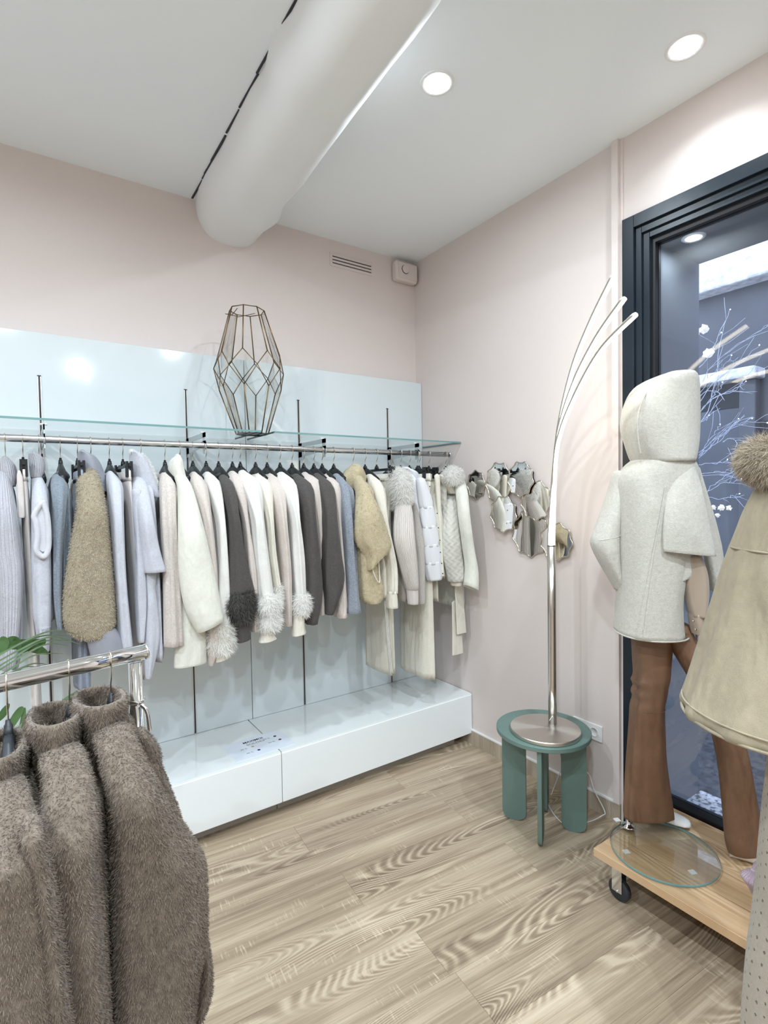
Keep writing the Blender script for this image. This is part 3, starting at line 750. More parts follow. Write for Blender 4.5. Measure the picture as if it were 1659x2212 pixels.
# ---------------------------------------------------------------- arc lamp with three light tubes
def arc_lamp():
    bc = np.array([-.318, -1.288]); pc = np.array([-.252, -1.277]); z0 = TZ
    t = thing('arc_lamp', (bc[0], bc[1], z0), 'brushed steel lamp with three glowing curved tubes standing on the green table', 'lamp')
    V, F = lathe_vf((bc[0], bc[1], z0), [(.148, .0005), (.150, .003), (.150, .015), (.148, .018), (.002, .0182)], 72)
    mk('base_plate', V, F, M_steelr, t, smooth=False)
    tube('pole', [(pc[0], pc[1], z0 + z) for z in (.018, .2, .5, .815)], .0185, M_steel, t, 24)
    top = np.array([pc[0], pc[1], z0 + .815])
    tube('pole_collar', [top, top + np.array([0, 0, .004])], .0192, M_steel, t, 24)
    tips = [((1327, 595), -.47), ((1349, 645), -.53), ((1373, 680), -.58)]
    mids = [[(1212, 905), (1240, 790), (1280, 690)], [(1211, 920), (1242, 825), (1290, 730)], [(1213, 930), (1246, 850), (1300, 755)]]
    for i, ((tp, tx), mm) in enumerate(zip(tips, mids)):
        base_off = np.array([(-.007, .0, 0), (.004, .006, 0), (.006, -.006, 0)][i])
        pts = [top + base_off, top + base_off + np.array([0, 0, .06])]
        px = [(1200, 1000)] + mm + [tp]
        nseg = len(px)
        for j, q in enumerate(px):
            s = (j + 1) / nseg; x = pc[0] + (tx - pc[0]) * s ** 1.7
            pts.append(at(q[0], q[1], 'x', x))
        P = smooth_path(pts, 44)
        tube('light_tube', P, .0084, M_led, t, 12)
        tube('tube_back', P + np.array([-.004, .006, .001]), .0050, M_alu, t, 8)
    # cord
    c0 = np.array([pc[0] - .012, pc[1] - .012, z0 + .045])
    P = smooth_path([c0, c0 + np.array([-.018, -.012, .02]), c0 + np.array([-.03, -.004, .0])], 12); tube('pull_cord', P, .0015, M_white, t, 6)
    pth = [(-.10, -1.235, .34), (-.06, -1.25, .20), at(1271, 1671, 'x', -.045), at(1283, 1706, 'x', -.045), at(1306, 1752, 'x', -.05), at(1300, 1762, 'x', -.07), at(1270, 1776, 'z', .004), (-.22, -1.32, .004), (-.16, -1.18, .004), (-.06, -1.12, .004), (-.03, -1.15, .12), (-.012, -1.245, .372)]
    tube('cord', smooth_path(pth, 70), .0022, M_white, t, 6)
arc_lamp()

# ---------------------------------------------------------------- hangers
def hook_path(r=.0172):
    p = [(0, 0, -.092), (0, 0, -.055), (0, -.004, -.045), (0, -.013, -.032)]
    for a in np.linspace(math.radians(215), math.radians(-35), 14): p.append((0, r * math.cos(a), r * math.sin(a)))
    return p
def mesh_only(name, V, F, mat, smooth=True):
    me = bpy.data.meshes.new(name); me.from_pydata([tuple(map(float, v)) for v in V], [], F); me.materials.append(mat)
    if smooth: me.polygons.foreach_set('use_smooth', [True] * len(me.polygons))
    return me
def coat_bar():
    R = []
    for u in np.linspace(-.112, .112, 25):
        s = abs(u) / .112; th = .0075 + .0105 * s ** 1.1; zt = -.086 - .058 * s ** 1.3; hh = .016 + .012 * (1 - s)
        a = np.arange(12) * 2 * PI / 12; ct, st = np.cos(a), np.sin(a)
        R.append(np.c_[th * np.sign(ct) * np.abs(ct) ** .6, np.full(12, u), zt - hh + hh * np.sign(st) * np.abs(st) ** .6])
    V, F, _ = rings_mesh(R); return V, F
V, F = tube_vf(smooth_path(hook_path(), 40), .0017, 8); ME_hook = mesh_only('hook', V, F, M_wire)
V, F = coat_bar(); ME_bar = mesh_only('shoulder_bar', V, F, M_hang)
ME_bar2 = mesh_only('shoulder_bar', V, F, M_hang2)
Rn = [ring(np.array([0, 0, z]), AX, AY, hx, hy, 14, p=3) for z, hx, hy in ((-.070, .004, .004), (-.078, .005, .005), (-.080, .007, .010), (-.098, .0085, .020))]
V, F, _ = rings_mesh(Rn); ME_neck = mesh_only('neck', V, F, M_hang); ME_neck2 = mesh_only('neck', V, F, M_hang2)
# clip hanger: neck, flat bar, two clips
V, F = bx(-.005, .005, -.17, .17, -.108, -.095); ME_cbar = mesh_only('clip_bar', V, F, M_hang, False)
def clip_vf():
    return join(bx(-.012, -.004, -.014, .014, -.150, -.088), bx(.004, .012, -.014, .014, -.150, -.088), bx(-.012, .012, -.012, .012, -.118, -.106))
V, F = clip_vf(); ME_clip = mesh_only('clip', V, F, M_hang, False)
def hanger(x, label, y=RYC, z=RZC, kind='coat', rz=0.0, group='black hangers on the clothes rail', grey=False, scale=1.0):
    t = thing('clip_hanger' if kind == 'clip' else 'coat_hanger', (x, y, z), label, 'hanger', group)
    t.rotation_euler = (0, 0, rz); t.scale = (scale,) * 3
    parts = [('hook', ME_hook, 0), ('neck', ME_neck2 if grey else ME_neck, 0)]
    if kind == 'clip': parts += [('clip_bar', ME_cbar, 0), ('clip', ME_clip, -.145), ('clip', ME_clip, .145)]
    else: parts += [('shoulder_bar', ME_bar2 if grey else ME_bar, 0)]
    for nm, me, dy in parts:
        o = bpy.data.objects.new(nm, me); COL.objects.link(o); o.parent = t; o.location = (0, dy, 0)
    return t

# ---------------------------------------------------------------- fabrics
C_ivory = cloth('ivory_wool', (.70, .695, .62), .05, 60, bump=.25)
C_white = cloth('white_fine_knit', (.70, .69, .655), .06, 200, bump=.25)
C_cream = cloth('cream_knit', (.70, .665, .575), .06, 160, bump=.25)
C_oat = cloth('oatmeal_heather', (.58, .52, .475), .16, 150)
C_oat2 = cloth('pink_beige_knit', (.60, .53, .485), .10, 170)
C_char = cloth('charcoal_knit', (.080, .072, .068), .22, 150, sheen=.12)
C_lil = cloth('pale_lilac_grey_knit', (.50, .51, .565), .10, 170)
C_lilrib = cloth('pale_lilac_rib', (.53, .525, .575), .06, 170, 'rib', .9, 30)
C_lilhor = cloth('pale_lilac_cross_rib', (.55, .55, .59), .05, 170, 'horib', .9, 130)
C_bluegrey = cloth('blue_grey_heather', (.20, .235, .275), .28, 160)
C_slate = cloth('slate_blue_jersey', (.13, .155, .20), .2, 160)
C_slate2 = cloth('blue_grey_pants', (.26, .29, .36), .15, 160)
C_blush = cloth('pale_blush_cotton', (.61, .555, .525), .04, 120, bump=.12)
C_blushrib = cloth('pale_blush_rib', (.70, .645, .60), .04, 160, 'rib', .9, 34)
C_greyh = cloth('mid_grey_heather', (.25, .275, .32), .30, 150)
C_teddy = cloth('yellow_beige_fleece', (.52, .44, .29), .16, 55, bump=.7)
C_nylon = simple('grey_nylon', (.27, .28, .32), .38, sheen=.1)
C_tanfur = cloth('tan_fur_base', (.32, .27, .19), .2, 70)
C_brownfur = cloth('brown_fur_base', (.16, .125, .095), .35, 60)
C_puff = simple('white_nylon', (.74, .75, .78), .3)
C_cable = cloth('cream_cable_knit', (.70, .68, .61), .05, 160, 'cable', 1.0, 9)
C_lining = cloth('dark_lining', (.05, .04, .035), .1, 90)
H_tan = hair_mat('tan_fur_hair', (.34, .285, .20), (.62, .55, .43), pscale=14)
H_white = hair_mat('white_fur_hair', (.90, .89, .86), (.97, .965, .95), trans=.5)
H_dark = hair_mat('dark_grey_fur_hair', (.035, .034, .03), (.14, .135, .12))
H_teddy = hair_mat('fleece_hair', (.46, .38, .24), (.68, .60, .43))
H_brown = hair_mat('brown_fur_hair', (.11, .085, .064), (.285, .23, .18), pscale=9)
H_fox = hair_mat('beige_fox_hair', (.30, .24, .17), (.62, .54, .43))

# ---------------------------------------------------------------- garments on the wall rail
GRP = 'garments hanging on the long wall rail'
def hx_of(px, py=None):
    """x of a hook seen at image column px on the rail."""
    py = 944 + (983 - 944) * px / 968.0
    return at(px, py, 'y', RYC)[0]
SEED = [0]
def garment(name, label, short, hook, sleeve, m, cat='sweater', hem=None, hy_b=.185, hx_b=.030, collar='crew', y=-.545, kind='coat', extras=(), amp=.16, k=6, lean=0.0, mirror=True, body=True, furry=None, cuff=None, tilt=0.0, mcol=None, topz=None, rz=0.0, hemm=None):
    SEED[0] += 1; sd = SEED[0]
    x = hx_of(hook)
    hanger(x, ('black clip hanger' if kind == 'clip' else 'black plastic hanger') + ' holding the ' + short, kind=kind, rz=rz)
    base = (x, RYC, RZC - .12)
    t = thing(name, base, label, cat, GRP); parts = []
    if sleeve:
        sp = []
        for i, s in enumerate(sleeve):
            yy = (y + .115 if i == 0 else y + .05 if i == 1 else y) if len(s) < 4 else s[3]
            sp.append((s[0], s[1], s[2], yy) + tuple(s[4:5]))
        V, F, uv = pxloft(sp, y, .048, seed=sd, amp=amp, k=k, tilt=tilt)
        so = mk('sleeve', V, F, m, t, uv); parts.append(so)
        if mirror:
            V, F, uv = pxloft(sp, y, .045, n=16, steps=10, seed=sd, amp=amp, k=k, mirror=RYC); mk('sleeve', V, F, m, t)
        if cuff:
            V, F, uv = pxloft(cuff[0], y, .04, n=24, steps=8, seed=sd + 3, amp=.04, dome=False); mk('cuff', V, F, cuff[1], t, uv)
    if body:
        zt = RZC - .128 if topz is None else topz
        if hem is None: zh = at(sleeve[-1][1], sleeve[-1][0], 'y', y)[2] + .09 + .02 * math.sin(sd * 2.1)
        else: zh = at(hook, hem, 'y', RYC - .1)[2]
        ln = lean
        rows = [(zt, x, RYC, .010, .045), (zt - .025, x, RYC, .016, .09), (zt - .06, x + ln * .2, RYC, .022, .15), (zt - .11, x + ln * .3, RYC, .028, hy_b), (zt - .35, x + ln * .6, RYC, hx_b, hy_b), (zh + .03, x + ln, RYC, hx_b * 1.1, hy_b + .01), (zh, x + ln, RYC, hx_b, hy_b + .005)]
        V, F, uv = body_rings(rows, seed=sd, amp=.12, k=9)
        bo = mk('body', V, F, m, t, uv); parts.append(bo)
    if collar == 'crew':
        z = RZC - .142
        P = [(x + .022 * math.cos(a), RYC + .072 * math.sin(a), z - .004 + .018 * math.sin(a) ** 2 - (.02 if math.sin(a) > 2 else 0)) for a in np.linspace(0, 2 * PI, 28, endpoint=False)]
        V, F = tube_vf(P, .008, 8, True); mk('neck_rib', V, F, mcol or m, t)
    for e in extras:
        nm, spec, yy, hy, mm = e[:5]; kw = e[5] if len(e) > 5 else {}
        fk = kw.pop('fur', None) if kw else None
        V, F, uv = pxloft(spec, yy, hy, seed=sd + 17 + len(parts), **kw)
        eo = mk(nm, V, F, mm, t, uv); 
        if fk: fur('fur_pile', [eo], fk[0], fk[1], fk[2], eo, width=fk[3] if len(fk) > 3 else .0011, seed=sd, comb=fk[4] if len(fk) > 4 else (0, -.1, -.5))
        else: parts.append(eo)
    if furry: fur('fur_pile', parts[:furry[4] if len(furry) > 4 else 99], furry[0], furry[1], furry[2], t, width=furry[3], seed=sd, keep=lambda c, n: (n[:, 1] < .35) * 1.0 + 1e-6)
    return t

def pants(name, label, short, hook, m, x_off, hem_z, hy=.19, hx=.022, taper=0.0, yc=RYC, flare=0.0, drop=0, extras=()):
    SEED[0] += 1; sd = SEED[0]; x = hx_of(hook)
    hanger(x, 'black clip hanger holding the ' + short, kind='clip', rz=.0)
    t = thing(name, (x, yc, RZC - .14), label, 'trousers', GRP)
    zt = RZC - .128
    rows = [(zt, x, yc, .006, .155), (zt - .04, x, yc, .012, .165), (zt - .2, x + x_off * .3, yc, hx, hy), (zt - .5, x + x_off * .7, yc + drop * .5, hx, hy * (1 - taper)), (hem_z, x + x_off, yc + drop, hx * (1 + flare), hy * (1 - taper))]
    V, F, uv = body_rings(rows, seed=sd, amp=.16, k=6, steps=20); mk('trouser_legs', V, F, m, t, uv)
    V, F, uv = body_rings([(zt + .002, x, yc, .0085, .158), (zt - .036, x, yc, .0135, .168)], seed=sd, amp=.0, steps=4); mk('waistband', V, F, m, t, uv)
    for nm, spec, yy, hyy, mm in extras:
        V, F, uv = pxloft(spec, yy, hyy, seed=sd, amp=.03); mk(nm, V, F, mm, t, uv)
    return t

def zat(py, px, y): return at(px, py, 'y', y)[2]

# -- far left
garment('ribbed_cardigan', 'pale lilac ribbed cardigan with a thick rolled collar at the left edge of the rail', 'lilac ribbed cardigan', 10,
        [(1010, -8, 16), (1045, -16, 26), (1110, -20, 36), (1190, -22, 46), (1232, -14, 50), (1330, -8, 47), (1440, -6, 36)], C_lilrib, 'cardigan', y=-.55, collar=None,
        extras=[('rolled_collar', [(992, 0, 22), (1006, -8, 34), (1030, -4, 38), (1050, 8, 34)], -.44, .07, C_lilrib, {'amp': .03}),
                ('under_sleeve', [(1236, 30, 50), (1300, 31, 51), (1390, 30, 50), (1442, 24, 40)], -.52, .03, C_lilrib, {'amp': .12})])
pants('cotton_trousers', 'cream cotton trousers on a clip hanger between the lilac cardigan and the grey vest', 'cream cotton trousers', 48, C_blush, .012, zat(1545, 60, -.5), hx=.016, hy=.17,
      extras=[('pocket_edge', [(1022, 37, 46), (1040, 36, 50), (1115, 39, 54), (1118, 40, 53)], -.535, .006, C_blush)])
garment('knit_vest', 'pale grey sleeveless knit with ribbed armhole and funnel collar', 'pale grey sleeveless knit', 83,
        [(1028, 68, 92), (1062, 68, 102), (1120, 67, 108), (1230, 67, 112), (1320, 70, 112), (1355, 76, 110), (1402, 80, 108)], C_lil, 'vest', y=-.54, collar=None, amp=.05,
        extras=[('funnel_collar', [(981, 61, 84), (992, 61, 95), (1012, 63, 98), (1032, 66, 93)], -.43, .055, C_lilrib, {'amp': .02}),
                ('rib_hem', [(1352, 78, 110), (1404, 80, 108)], -.546, .044, C_lilrib, {'amp': .03, 'dome': False})])
# armhole rib of that vest: an oval ribbed band with a hollow behind it
def armhole():
    vest = [o for o in bpy.data.objects if o.name.startswith('knit_vest')][0]
    C = [(92, 1082), (101, 1110), (105, 1150), (104, 1185), (95, 1203), (79, 1190), (81, 1160), (78, 1130), (74, 1112)]
    C = C + [C[0]]
    P = smooth_path([at(a, b, 'y', -.594) for a, b in C], 60)[:-1]
    V, F = tube_vf(P, .0095, 10, True)
    mk('armhole_rib', V, F, C_lilhor, vest)
    c = P.mean(0); Q = c + (P - c) * .8; Q[:, 1] = -.592
    mk('armhole_opening', np.concatenate([Q, Q + np.array([0, -.002, 0])]), [tuple(range(len(Q))), tuple(range(2 * len(Q) - 1, len(Q) - 1, -1))], C_lilhor, vest, smooth=False)
armhole()
garment('heather_sweater', 'dark blue grey heather sweater beside the grey vest', 'dark blue grey heather sweater', 129,
        [(1030, 112, 134), (1050, 109, 146), (1100, 114, 142), (1200, 114, 134), (1290, 115, 134), (1356, 122, 136)], C_bluegrey, 'sweater', y=-.545)
pants('jersey_trousers', 'slate blue trousers on a clip hanger left of the tan fur jacket', 'slate blue trousers', 166, C_slate2, -.015, zat(1500, 150, -.5), hx=.026, hy=.18)
garment('fur_jacket', 'tan faux fur jacket with grey nylon hood and cuff', 'tan fur jacket', 195,
        [(1016, 176, 208), (1040, 167, 218), (1100, 165, 230), (1170, 152, 238), (1260, 138, 246), (1330, 134, 251), (1358, 146, 250), (1376, 172, 232)], C_tanfur, 'jacket', y=-.57, hem=1390, hx_b=.045, collar=None, amp=.06, k=4,
        extras=[('nylon_cuff', [(1362, 180, 250), (1385, 188, 262), (1412, 196, 268)], -.57, .045, C_nylon, {'amp': .05, 'tilt': .012}),
                ('nylon_hood', [(977, 168, 186), (984, 168, 203), (1000, 168, 216), (1030, 172, 226), (1062, 205, 231)], -.43, .055, C_nylon, {'amp': .06})],
        furry=(42000, .0085, H_tan, .0007, 2))
garment('long_sweater', 'pale lilac grey long sweater right of the tan fur jacket', 'pale lilac long sweater', 235,
        [(1023, 229, 246), (1048, 230, 264), (1120, 238, 266), (1250, 246, 272), (1400, 256, 286)], C_lil, 'sweater', y=-.55, hem=1420)
pants('chino_trousers', 'pale blush trousers on a clip hanger left of the lilac hooded poncho', 'pale blush trousers', 264, C_blush, .02, zat(1470, 280, -.5), hx=.012, hy=.18)
garment('hooded_poncho', 'pale lilac short sleeved hooded poncho with fluffy hood trim', 'lilac hooded poncho', 303,
        [(1032, 284, 308), (1058, 284, 322), (1120, 296, 332), (1190, 304, 346), (1234, 309, 359)], C_lil, 'poncho', y=-.56, hem=1425, hx_b=.045, collar=None, amp=.05,
        extras=[('hood', [(978, 279, 296), (990, 279, 316), (1020, 281, 333), (1050, 296, 342), (1074, 322, 348)], -.44, .06, C_lil, {'amp': .07}),
                ('front_panel', [(1060, 284, 306), (1180, 290, 312), (1300, 292, 318), (1385, 296, 312)], -.54, .03, C_lil, {'amp': .08}),
                ('under_panel', [(1236, 308, 340), (1270, 312, 336), (1310, 312, 340), (1380, 308, 344), (1462, 312, 326)], -.535, .035, C_lil, {'amp': .12}),
                ('fluffy_trim', [(976, 279, 288), (978, 288, 300), (984, 297, 312), (1000, 310, 324), (1026, 324, 336), (1054, 334, 344)], -.47, .008, H_white, {'amp': .0, 'fur': (1500, .012, H_white, .0008)})])
garment('oatmeal_sweater', 'oatmeal heather sweater with a long straight sleeve left of the ivory coat', 'oatmeal heather sweater', 355,
        [(1026, 344, 362), (1048, 344, 378), (1120, 346, 381), (1220, 350, 386), (1320, 352, 391), (1392, 353, 395)], C_oat, y=-.55, hem=1375)
garment('ivory_coat', 'ivory wool hooded coat with a wide flared sleeve', 'ivory hooded coat', 387,
        [(1030, 376, 402), (1060, 383, 418), (1140, 384, 440), (1230, 386, 460), (1300, 398, 475), (1350, 424, 484)], C_ivory, 'coat', y=-.60, hem=1415, hx_b=.055, collar=None, amp=.03, tilt=.022, hy_b=.2,
        extras=[('hood', [(986, 376, 390), (996, 366, 394), (1012, 363, 397), (1030, 368, 401)], -.44, .055, C_ivory, {'amp': .04}),
                ('front_hem', [(1250, 386, 420), (1350, 380, 444), (1436, 375, 446)], -.55, .03, C_ivory, {'amp': .05})])
garment('fine_knit_sweater', 'pink beige fine knit sweater directly right of the ivory coat', 'pink beige sweater right of the ivory coat', 415,
        [(1024, 409, 426), (1048, 411, 446), (1130, 432, 458), (1250, 440, 470), (1380, 444, 476), (1436, 449, 459)], C_oat2, y=-.55, hem=1330)
garment('fur_cuff_sweater', 'white sweater with a shaggy cream fur cuff hanging lowest, left of the dark fur cuff', 'white sweater with the lowest fur cuff', 444,
        [(1024, 438, 456), (1048, 442, 477), (1130, 464, 486), (1240, 466, 494), (1350, 458, 500)], C_white, y=-.55, hem=1340,
        extras=[('fur_cuff', [(1346, 452, 500), (1362, 448, 504), (1392, 450, 504), (1406, 458, 498)], -.55, .05, C_cream, {'amp': .05, 'fur': (4200, .030, H_white, .0009)}),
                ('rib_cuff', [(1400, 460, 500), (1422, 460, 496)], -.55, .04, C_cream, {'amp': .05, 'tilt': .008})])
garment('charcoal_fur_cuff_sweater', 'charcoal sweater with a dark fur cuff', 'charcoal sweater with dark fur cuff', 471,
        [(1030, 472, 490), (1052, 474, 506), (1120, 490, 516), (1200, 492, 528), (1270, 490, 546), (1300, 492, 548)], C_char, y=-.565, hem=1300,
        extras=[('fur_cuff', [(1282, 494, 546), (1298, 486, 550), (1318, 486, 548), (1336, 496, 542)], -.57, .055, C_char, {'amp': .05, 'fur': (5200, .030, H_dark, .0009)}),
                ('rib_cuff', [(1330, 504, 538), (1382, 510, 541)], -.57, .035, C_char, {'amp': .04, 'tilt': .006})])
garment('fine_knit_sweater', 'pink beige sweater just right of the charcoal one with dark fur cuff', 'pink beige sweater right of the dark fur cuff', 501,
        [(1022, 492, 510), (1046, 494, 532), (1120, 520, 536), (1240, 528, 552), (1362, 538, 556)], C_oat2, y=-.545, hem=1330)
garment('fur_cuff_sweater', 'white sweater with the biggest, double tiered white fur cuff', 'white sweater with double fur cuff', 518,
        [(1020, 514, 532), (1046, 516, 562), (1120, 540, 570), (1200, 545, 580), (1290, 555, 592)], C_white, y=-.57, hem=1300,
        extras=[('fur_cuff', [(1288, 556, 594), (1296, 550, 602), (1312, 550, 604), (1322, 560, 598)], -.575, .055, C_white, {'amp': .04, 'fur': (4200, .028, H_white, .0009)}),
                ('fur_cuff', [(1324, 560, 600), (1334, 555, 604), (1348, 556, 602), (1358, 562, 596)], -.575, .052, C_white, {'amp': .04, 'fur': (4200, .026, H_white, .0009)}),
                ('rib_cuff', [(1350, 561, 592), (1370, 561, 592), (1382, 558, 597)], -.575, .04, C_cream, {'amp': .05, 'tilt': .005})])
garment('fur_cuff_sweater', 'white sweater whose fur cuff is half hidden behind the double tiered cuff', 'white sweater behind the double fur cuff', 551,
        [(1028, 546, 564), (1050, 548, 586), (1120, 568, 590), (1200, 574, 596), (1270, 584, 606)], C_cream, y=-.55, hem=1320,
        extras=[('fur_cuff', [(1264, 586, 606), (1276, 584, 608), (1292, 586, 608), (1304, 590, 604)], -.55, .04, C_white, {'amp': .04, 'fur': (2200, .024, H_white, .0009)})])
garment('oatmeal_sweater', 'oatmeal knit sweater between the two white fur cuffs', 'oatmeal sweater between the white fur cuffs', 576,
        [(1028, 574, 592), (1050, 576, 614), (1120, 592, 618), (1240, 604, 628), (1350, 609, 629)], C_oat2, y=-.55, hem=1330)
garment('fur_cuff_sweater', 'white sweater with a single white fur cuff left of the first long charcoal sweater', 'white sweater with single fur cuff', 604,
        [(1024, 597, 616), (1048, 599, 640), (1120, 622, 646), (1200, 626, 656), (1285, 632, 660)], C_white, y=-.565, hem=1310,
        extras=[('fur_cuff', [(1283, 634, 662), (1294, 630, 668), (1312, 630, 668), (1326, 634, 660)], -.57, .05, C_white, {'amp': .04, 'fur': (3800, .027, H_white, .0009)}),
                ('rib_cuff', [(1322, 631, 658), (1352, 630, 658), (1369, 629, 661)], -.57, .036, C_cream, {'amp': .04, 'tilt': .005})])
garment('charcoal_sweater', 'long charcoal sweater, left of the two without fur cuffs', 'left plain charcoal sweater', 630,
        [(1028, 630, 648), (1052, 634, 674), (1120, 651, 680), (1250, 654, 693), (1300, 656, 692), (1346, 657, 684)], C_char, y=-.56, hem=1335)
garment('fine_knit_sweater', 'pink beige sweater between the two plain charcoal sweaters', 'pink beige sweater between charcoal ones', 655,
        [(1024, 650, 666), (1046, 653, 692), (1130, 678, 694), (1240, 688, 698), (1327, 685, 700)], C_oat2, y=-.535, hem=1310)
garment('charcoal_sweater', 'charcoal sweater with a full sleeve, right of the two without fur cuffs', 'right plain charcoal sweater', 677,
        [(1026, 676, 692), (1052, 682, 720), (1120, 695, 728), (1200, 695, 737), (1250, 696, 743), (1290, 699, 733), (1326, 700, 719)], C_char, y=-.57, hem=1310)
garment('oatmeal_sweater', 'oatmeal sweater left of the blue grey heather one', 'oatmeal sweater left of the blue grey one', 695,
        [(1030, 697, 712), (1050, 701, 733), (1130, 726, 737), (1240, 728, 745), (1332, 721, 748)], C_oat2, y=-.545, hem=1320)
garment('heather_sweater', 'light blue grey heather sweater left of the yellow beige fleece', 'light blue grey heather sweater', 720,
        [(1027, 718, 734), (1052, 724, 752), (1120, 733, 760), (1200, 739, 765), (1260, 743, 770), (1323, 744, 777)], C_greyh, y=-.555, hem=1310)
garment('fleece_hoodie', 'yellow beige fleece hooded jacket with a folded sleeve and drawstring', 'yellow beige fleece jacket', 762,
        [(1030, 752, 782), (1060, 766, 800), (1110, 768, 822), (1160, 768, 836), (1192, 786, 842), (1222, 788, 814)], C_teddy, 'jacket', y=-.59, hem=1260, hx_b=.04, collar=None, amp=.10, k=4, tilt=.02,
        extras=[('hood', [(1006, 756, 778), (1016, 745, 784), (1034, 738, 788), (1056, 744, 784)], -.45, .06, C_teddy, {'amp': .10}),
                ('front_hem', [(1120, 768, 796), (1200, 770, 806), (1260, 774, 826), (1292, 778, 828), (1302, 788, 816)], -.55, .045, C_teddy, {'amp': .06})],
        furry=(11000, .007, H_teddy, .0009))
fl = [o for o in bpy.data.objects if o.name.startswith('fleece_hoodie')][0]
tube('drawstring', smooth_path([at(803, 1222, 'y', -.61), at(810, 1245, 'y', -.615), at(820, 1258, 'y', -.61), at(819, 1225, 'y', -.605), at(817, 1210, 'y', -.60)], 24), .0028, C_cream, fl, 8)
garment('long_sweater', 'cream fine knit sweater with a straight deep cuff right of the fleece', 'cream sweater right of the fleece', 788,
        [(1028, 790, 806), (1052, 796, 828), (1130, 816, 838), (1220, 830, 856), (1280, 832, 858)], C_cream, y=-.555, hem=1290, cuff=([(1276, 832, 857), (1312, 833, 859)], C_cream))
pants('cable_trousers', 'cream knit trousers with a cable stripe down the side', 'cream cable knit trousers', 813, C_cream, .0, zat(1462, 845, -.5), hx=.024, hy=.118, flare=.2,
      extras=[('cable_stripe', [(1300, 829, 838), (1400, 836, 845), (1452, 841, 850)], -.53, .004, C_cable)])
garment('fur_collar_sweater', 'pale blush ribbed sweater with a big white fur collar', 'blush ribbed sweater with fur collar', 842,
        [(1060, 856, 878), (1100, 852, 890), (1160, 850, 896), (1220, 862, 901), (1272, 876, 904)], C_blushrib, y=-.60, hem=1300, collar=None, amp=.04,
        cuff=([(1268, 877, 903), (1304, 881, 903)], C_blush),
        extras=[('fur_collar', [(1016, 848, 868), (1028, 842, 882), (1056, 842, 886), (1082, 848, 884), (1100, 852, 872)], -.52, .075, C_white, {'amp': .04, 'fur': (9000, .032, H_white, .0010)}),
                ('rib_side', [(1090, 889, 900), (1160, 893, 915), (1200, 898, 918), (1303, 901, 919)], -.52, .02, C_blushrib, {'amp': .06})])
def puffer():
    SEED[0] += 1
    x = hx_of(865); hanger(x, 'black plastic hanger holding the white puffer vest')
    t = thing('puffer_vest', (x, RYC, RZC - .14), 'glossy white quilted puffer vest between the blush sweater and the snap jacket', 'vest', GRP)
    rows = [(1038, 898, 918), (1096, 905, 936), (1138, 910, 942), (1178, 914, 948), (1216, 917, 952), (1250, 922, 955)]
    for i in range(len(rows) - 1):
        a, b = rows[i], rows[i + 1]; m_ = (a[0] + b[0]) / 2; q = (b[0] - a[0]) * .22
        V, F, uv = pxloft([(a[0] - 3, a[1] + .5, a[2] - 1), (a[0] + q, (a[1] * .8 + b[1] * .2) - 1, a[2] * .8 + b[2] * .2 + 2), (b[0] - q, a[1] * .2 + b[1] * .8 - 1, a[2] * .2 + b[2] * .8 + 2), (b[0] + 3, b[1] + .5, b[2] - 1)], -.525, .03, steps=9, amp=.06, k=6, seed=i, dome=True, hollow=False)
        mk('quilted_panel', V, F, C_puff, t, uv)
    zt = RZC - .108
    V, F, uv = body_rings([(zt, x, RYC, .014, .06), (zt - .07, x, RYC, .03, .15), (zt - .3, x, RYC, .035, .155), (zat(1246, 940, -.5), x, RYC, .035, .155)], amp=.05, k=8); mk('body', V, F, C_puff, t, uv)
    V, F, uv = pxloft([(1012, 866, 886), (1022, 874, 902), (1044, 886, 908)], -.43, .05, amp=.05); mk('stand_collar', V, F, C_puff, t, uv)
puffer()
pants('wide_leg_trousers', 'long cream wide leg trousers reaching almost to the bench', 'cream wide leg trousers', 884, C_cream, .015, zat(1462, 945, -.5), hx=.024, hy=.138, flare=.4, yc=-.385)
garment('snap_jacket', 'cream jacket with a row of small dark snaps', 'cream snap jacket', 901,
        [(1032, 918, 936), (1060, 926, 944), (1120, 934, 955), (1200, 946, 957), (1244, 950, 960)], C_cream, 'jacket', y=-.52, hem=1240, collar=None, hy_b=.14,
        extras=[('placket', [(1028, 938, 950), (1100, 944, 953), (1244, 953, 959)], -.545, .012, C_cream, {'amp': .02})])
sj = [o for o in bpy.data.objects if o.name.startswith('snap_jacket')][0]
for (a, b) in ((928, 1051), (944, 1109), (947, 1140), (950, 1167), (951, 1193), (954, 1217), (956, 1239)):
    c = at(a, b, 'y', -.565); V, F = lathe_vf((0, 0, 0), [(.0035, 0), (.0035, .002), (.002, .003)], 12)
    mk('snap_button', [(c[0] + v[0], c[1] - v[2], c[2] + v[1]) for v in V], F, M_hang, sj)
garment('cable_cardigan', 'cream cable knit cardigan with a shawl collar', 'cream cable knit cardigan', 926,
        [(1064, 962, 980), (1090, 955, 986), (1150, 953, 993), (1200, 955, 999), (1232, 962, 1003), (1254, 966, 1002)], C_cable, 'cardigan', y=-.555, hem=1250, collar=None, amp=.03, hy_b=.15,
        cuff=([(1252, 971, 998), (1264, 974, 997)], C_cream),
        extras=[('shawl_collar', [(1028, 945, 960), (1040, 950, 975), (1052, 958, 986), (1066, 968, 990)], -.50, .03, C_cream, {'amp': .05})])
pants('fluid_trousers', 'cream trousers hanging behind the cable knit cardigan', 'cream trousers behind the cable cardigan', 905, C_cream, .01, zat(1292, 960, -.45), hx=.02, hy=.13)
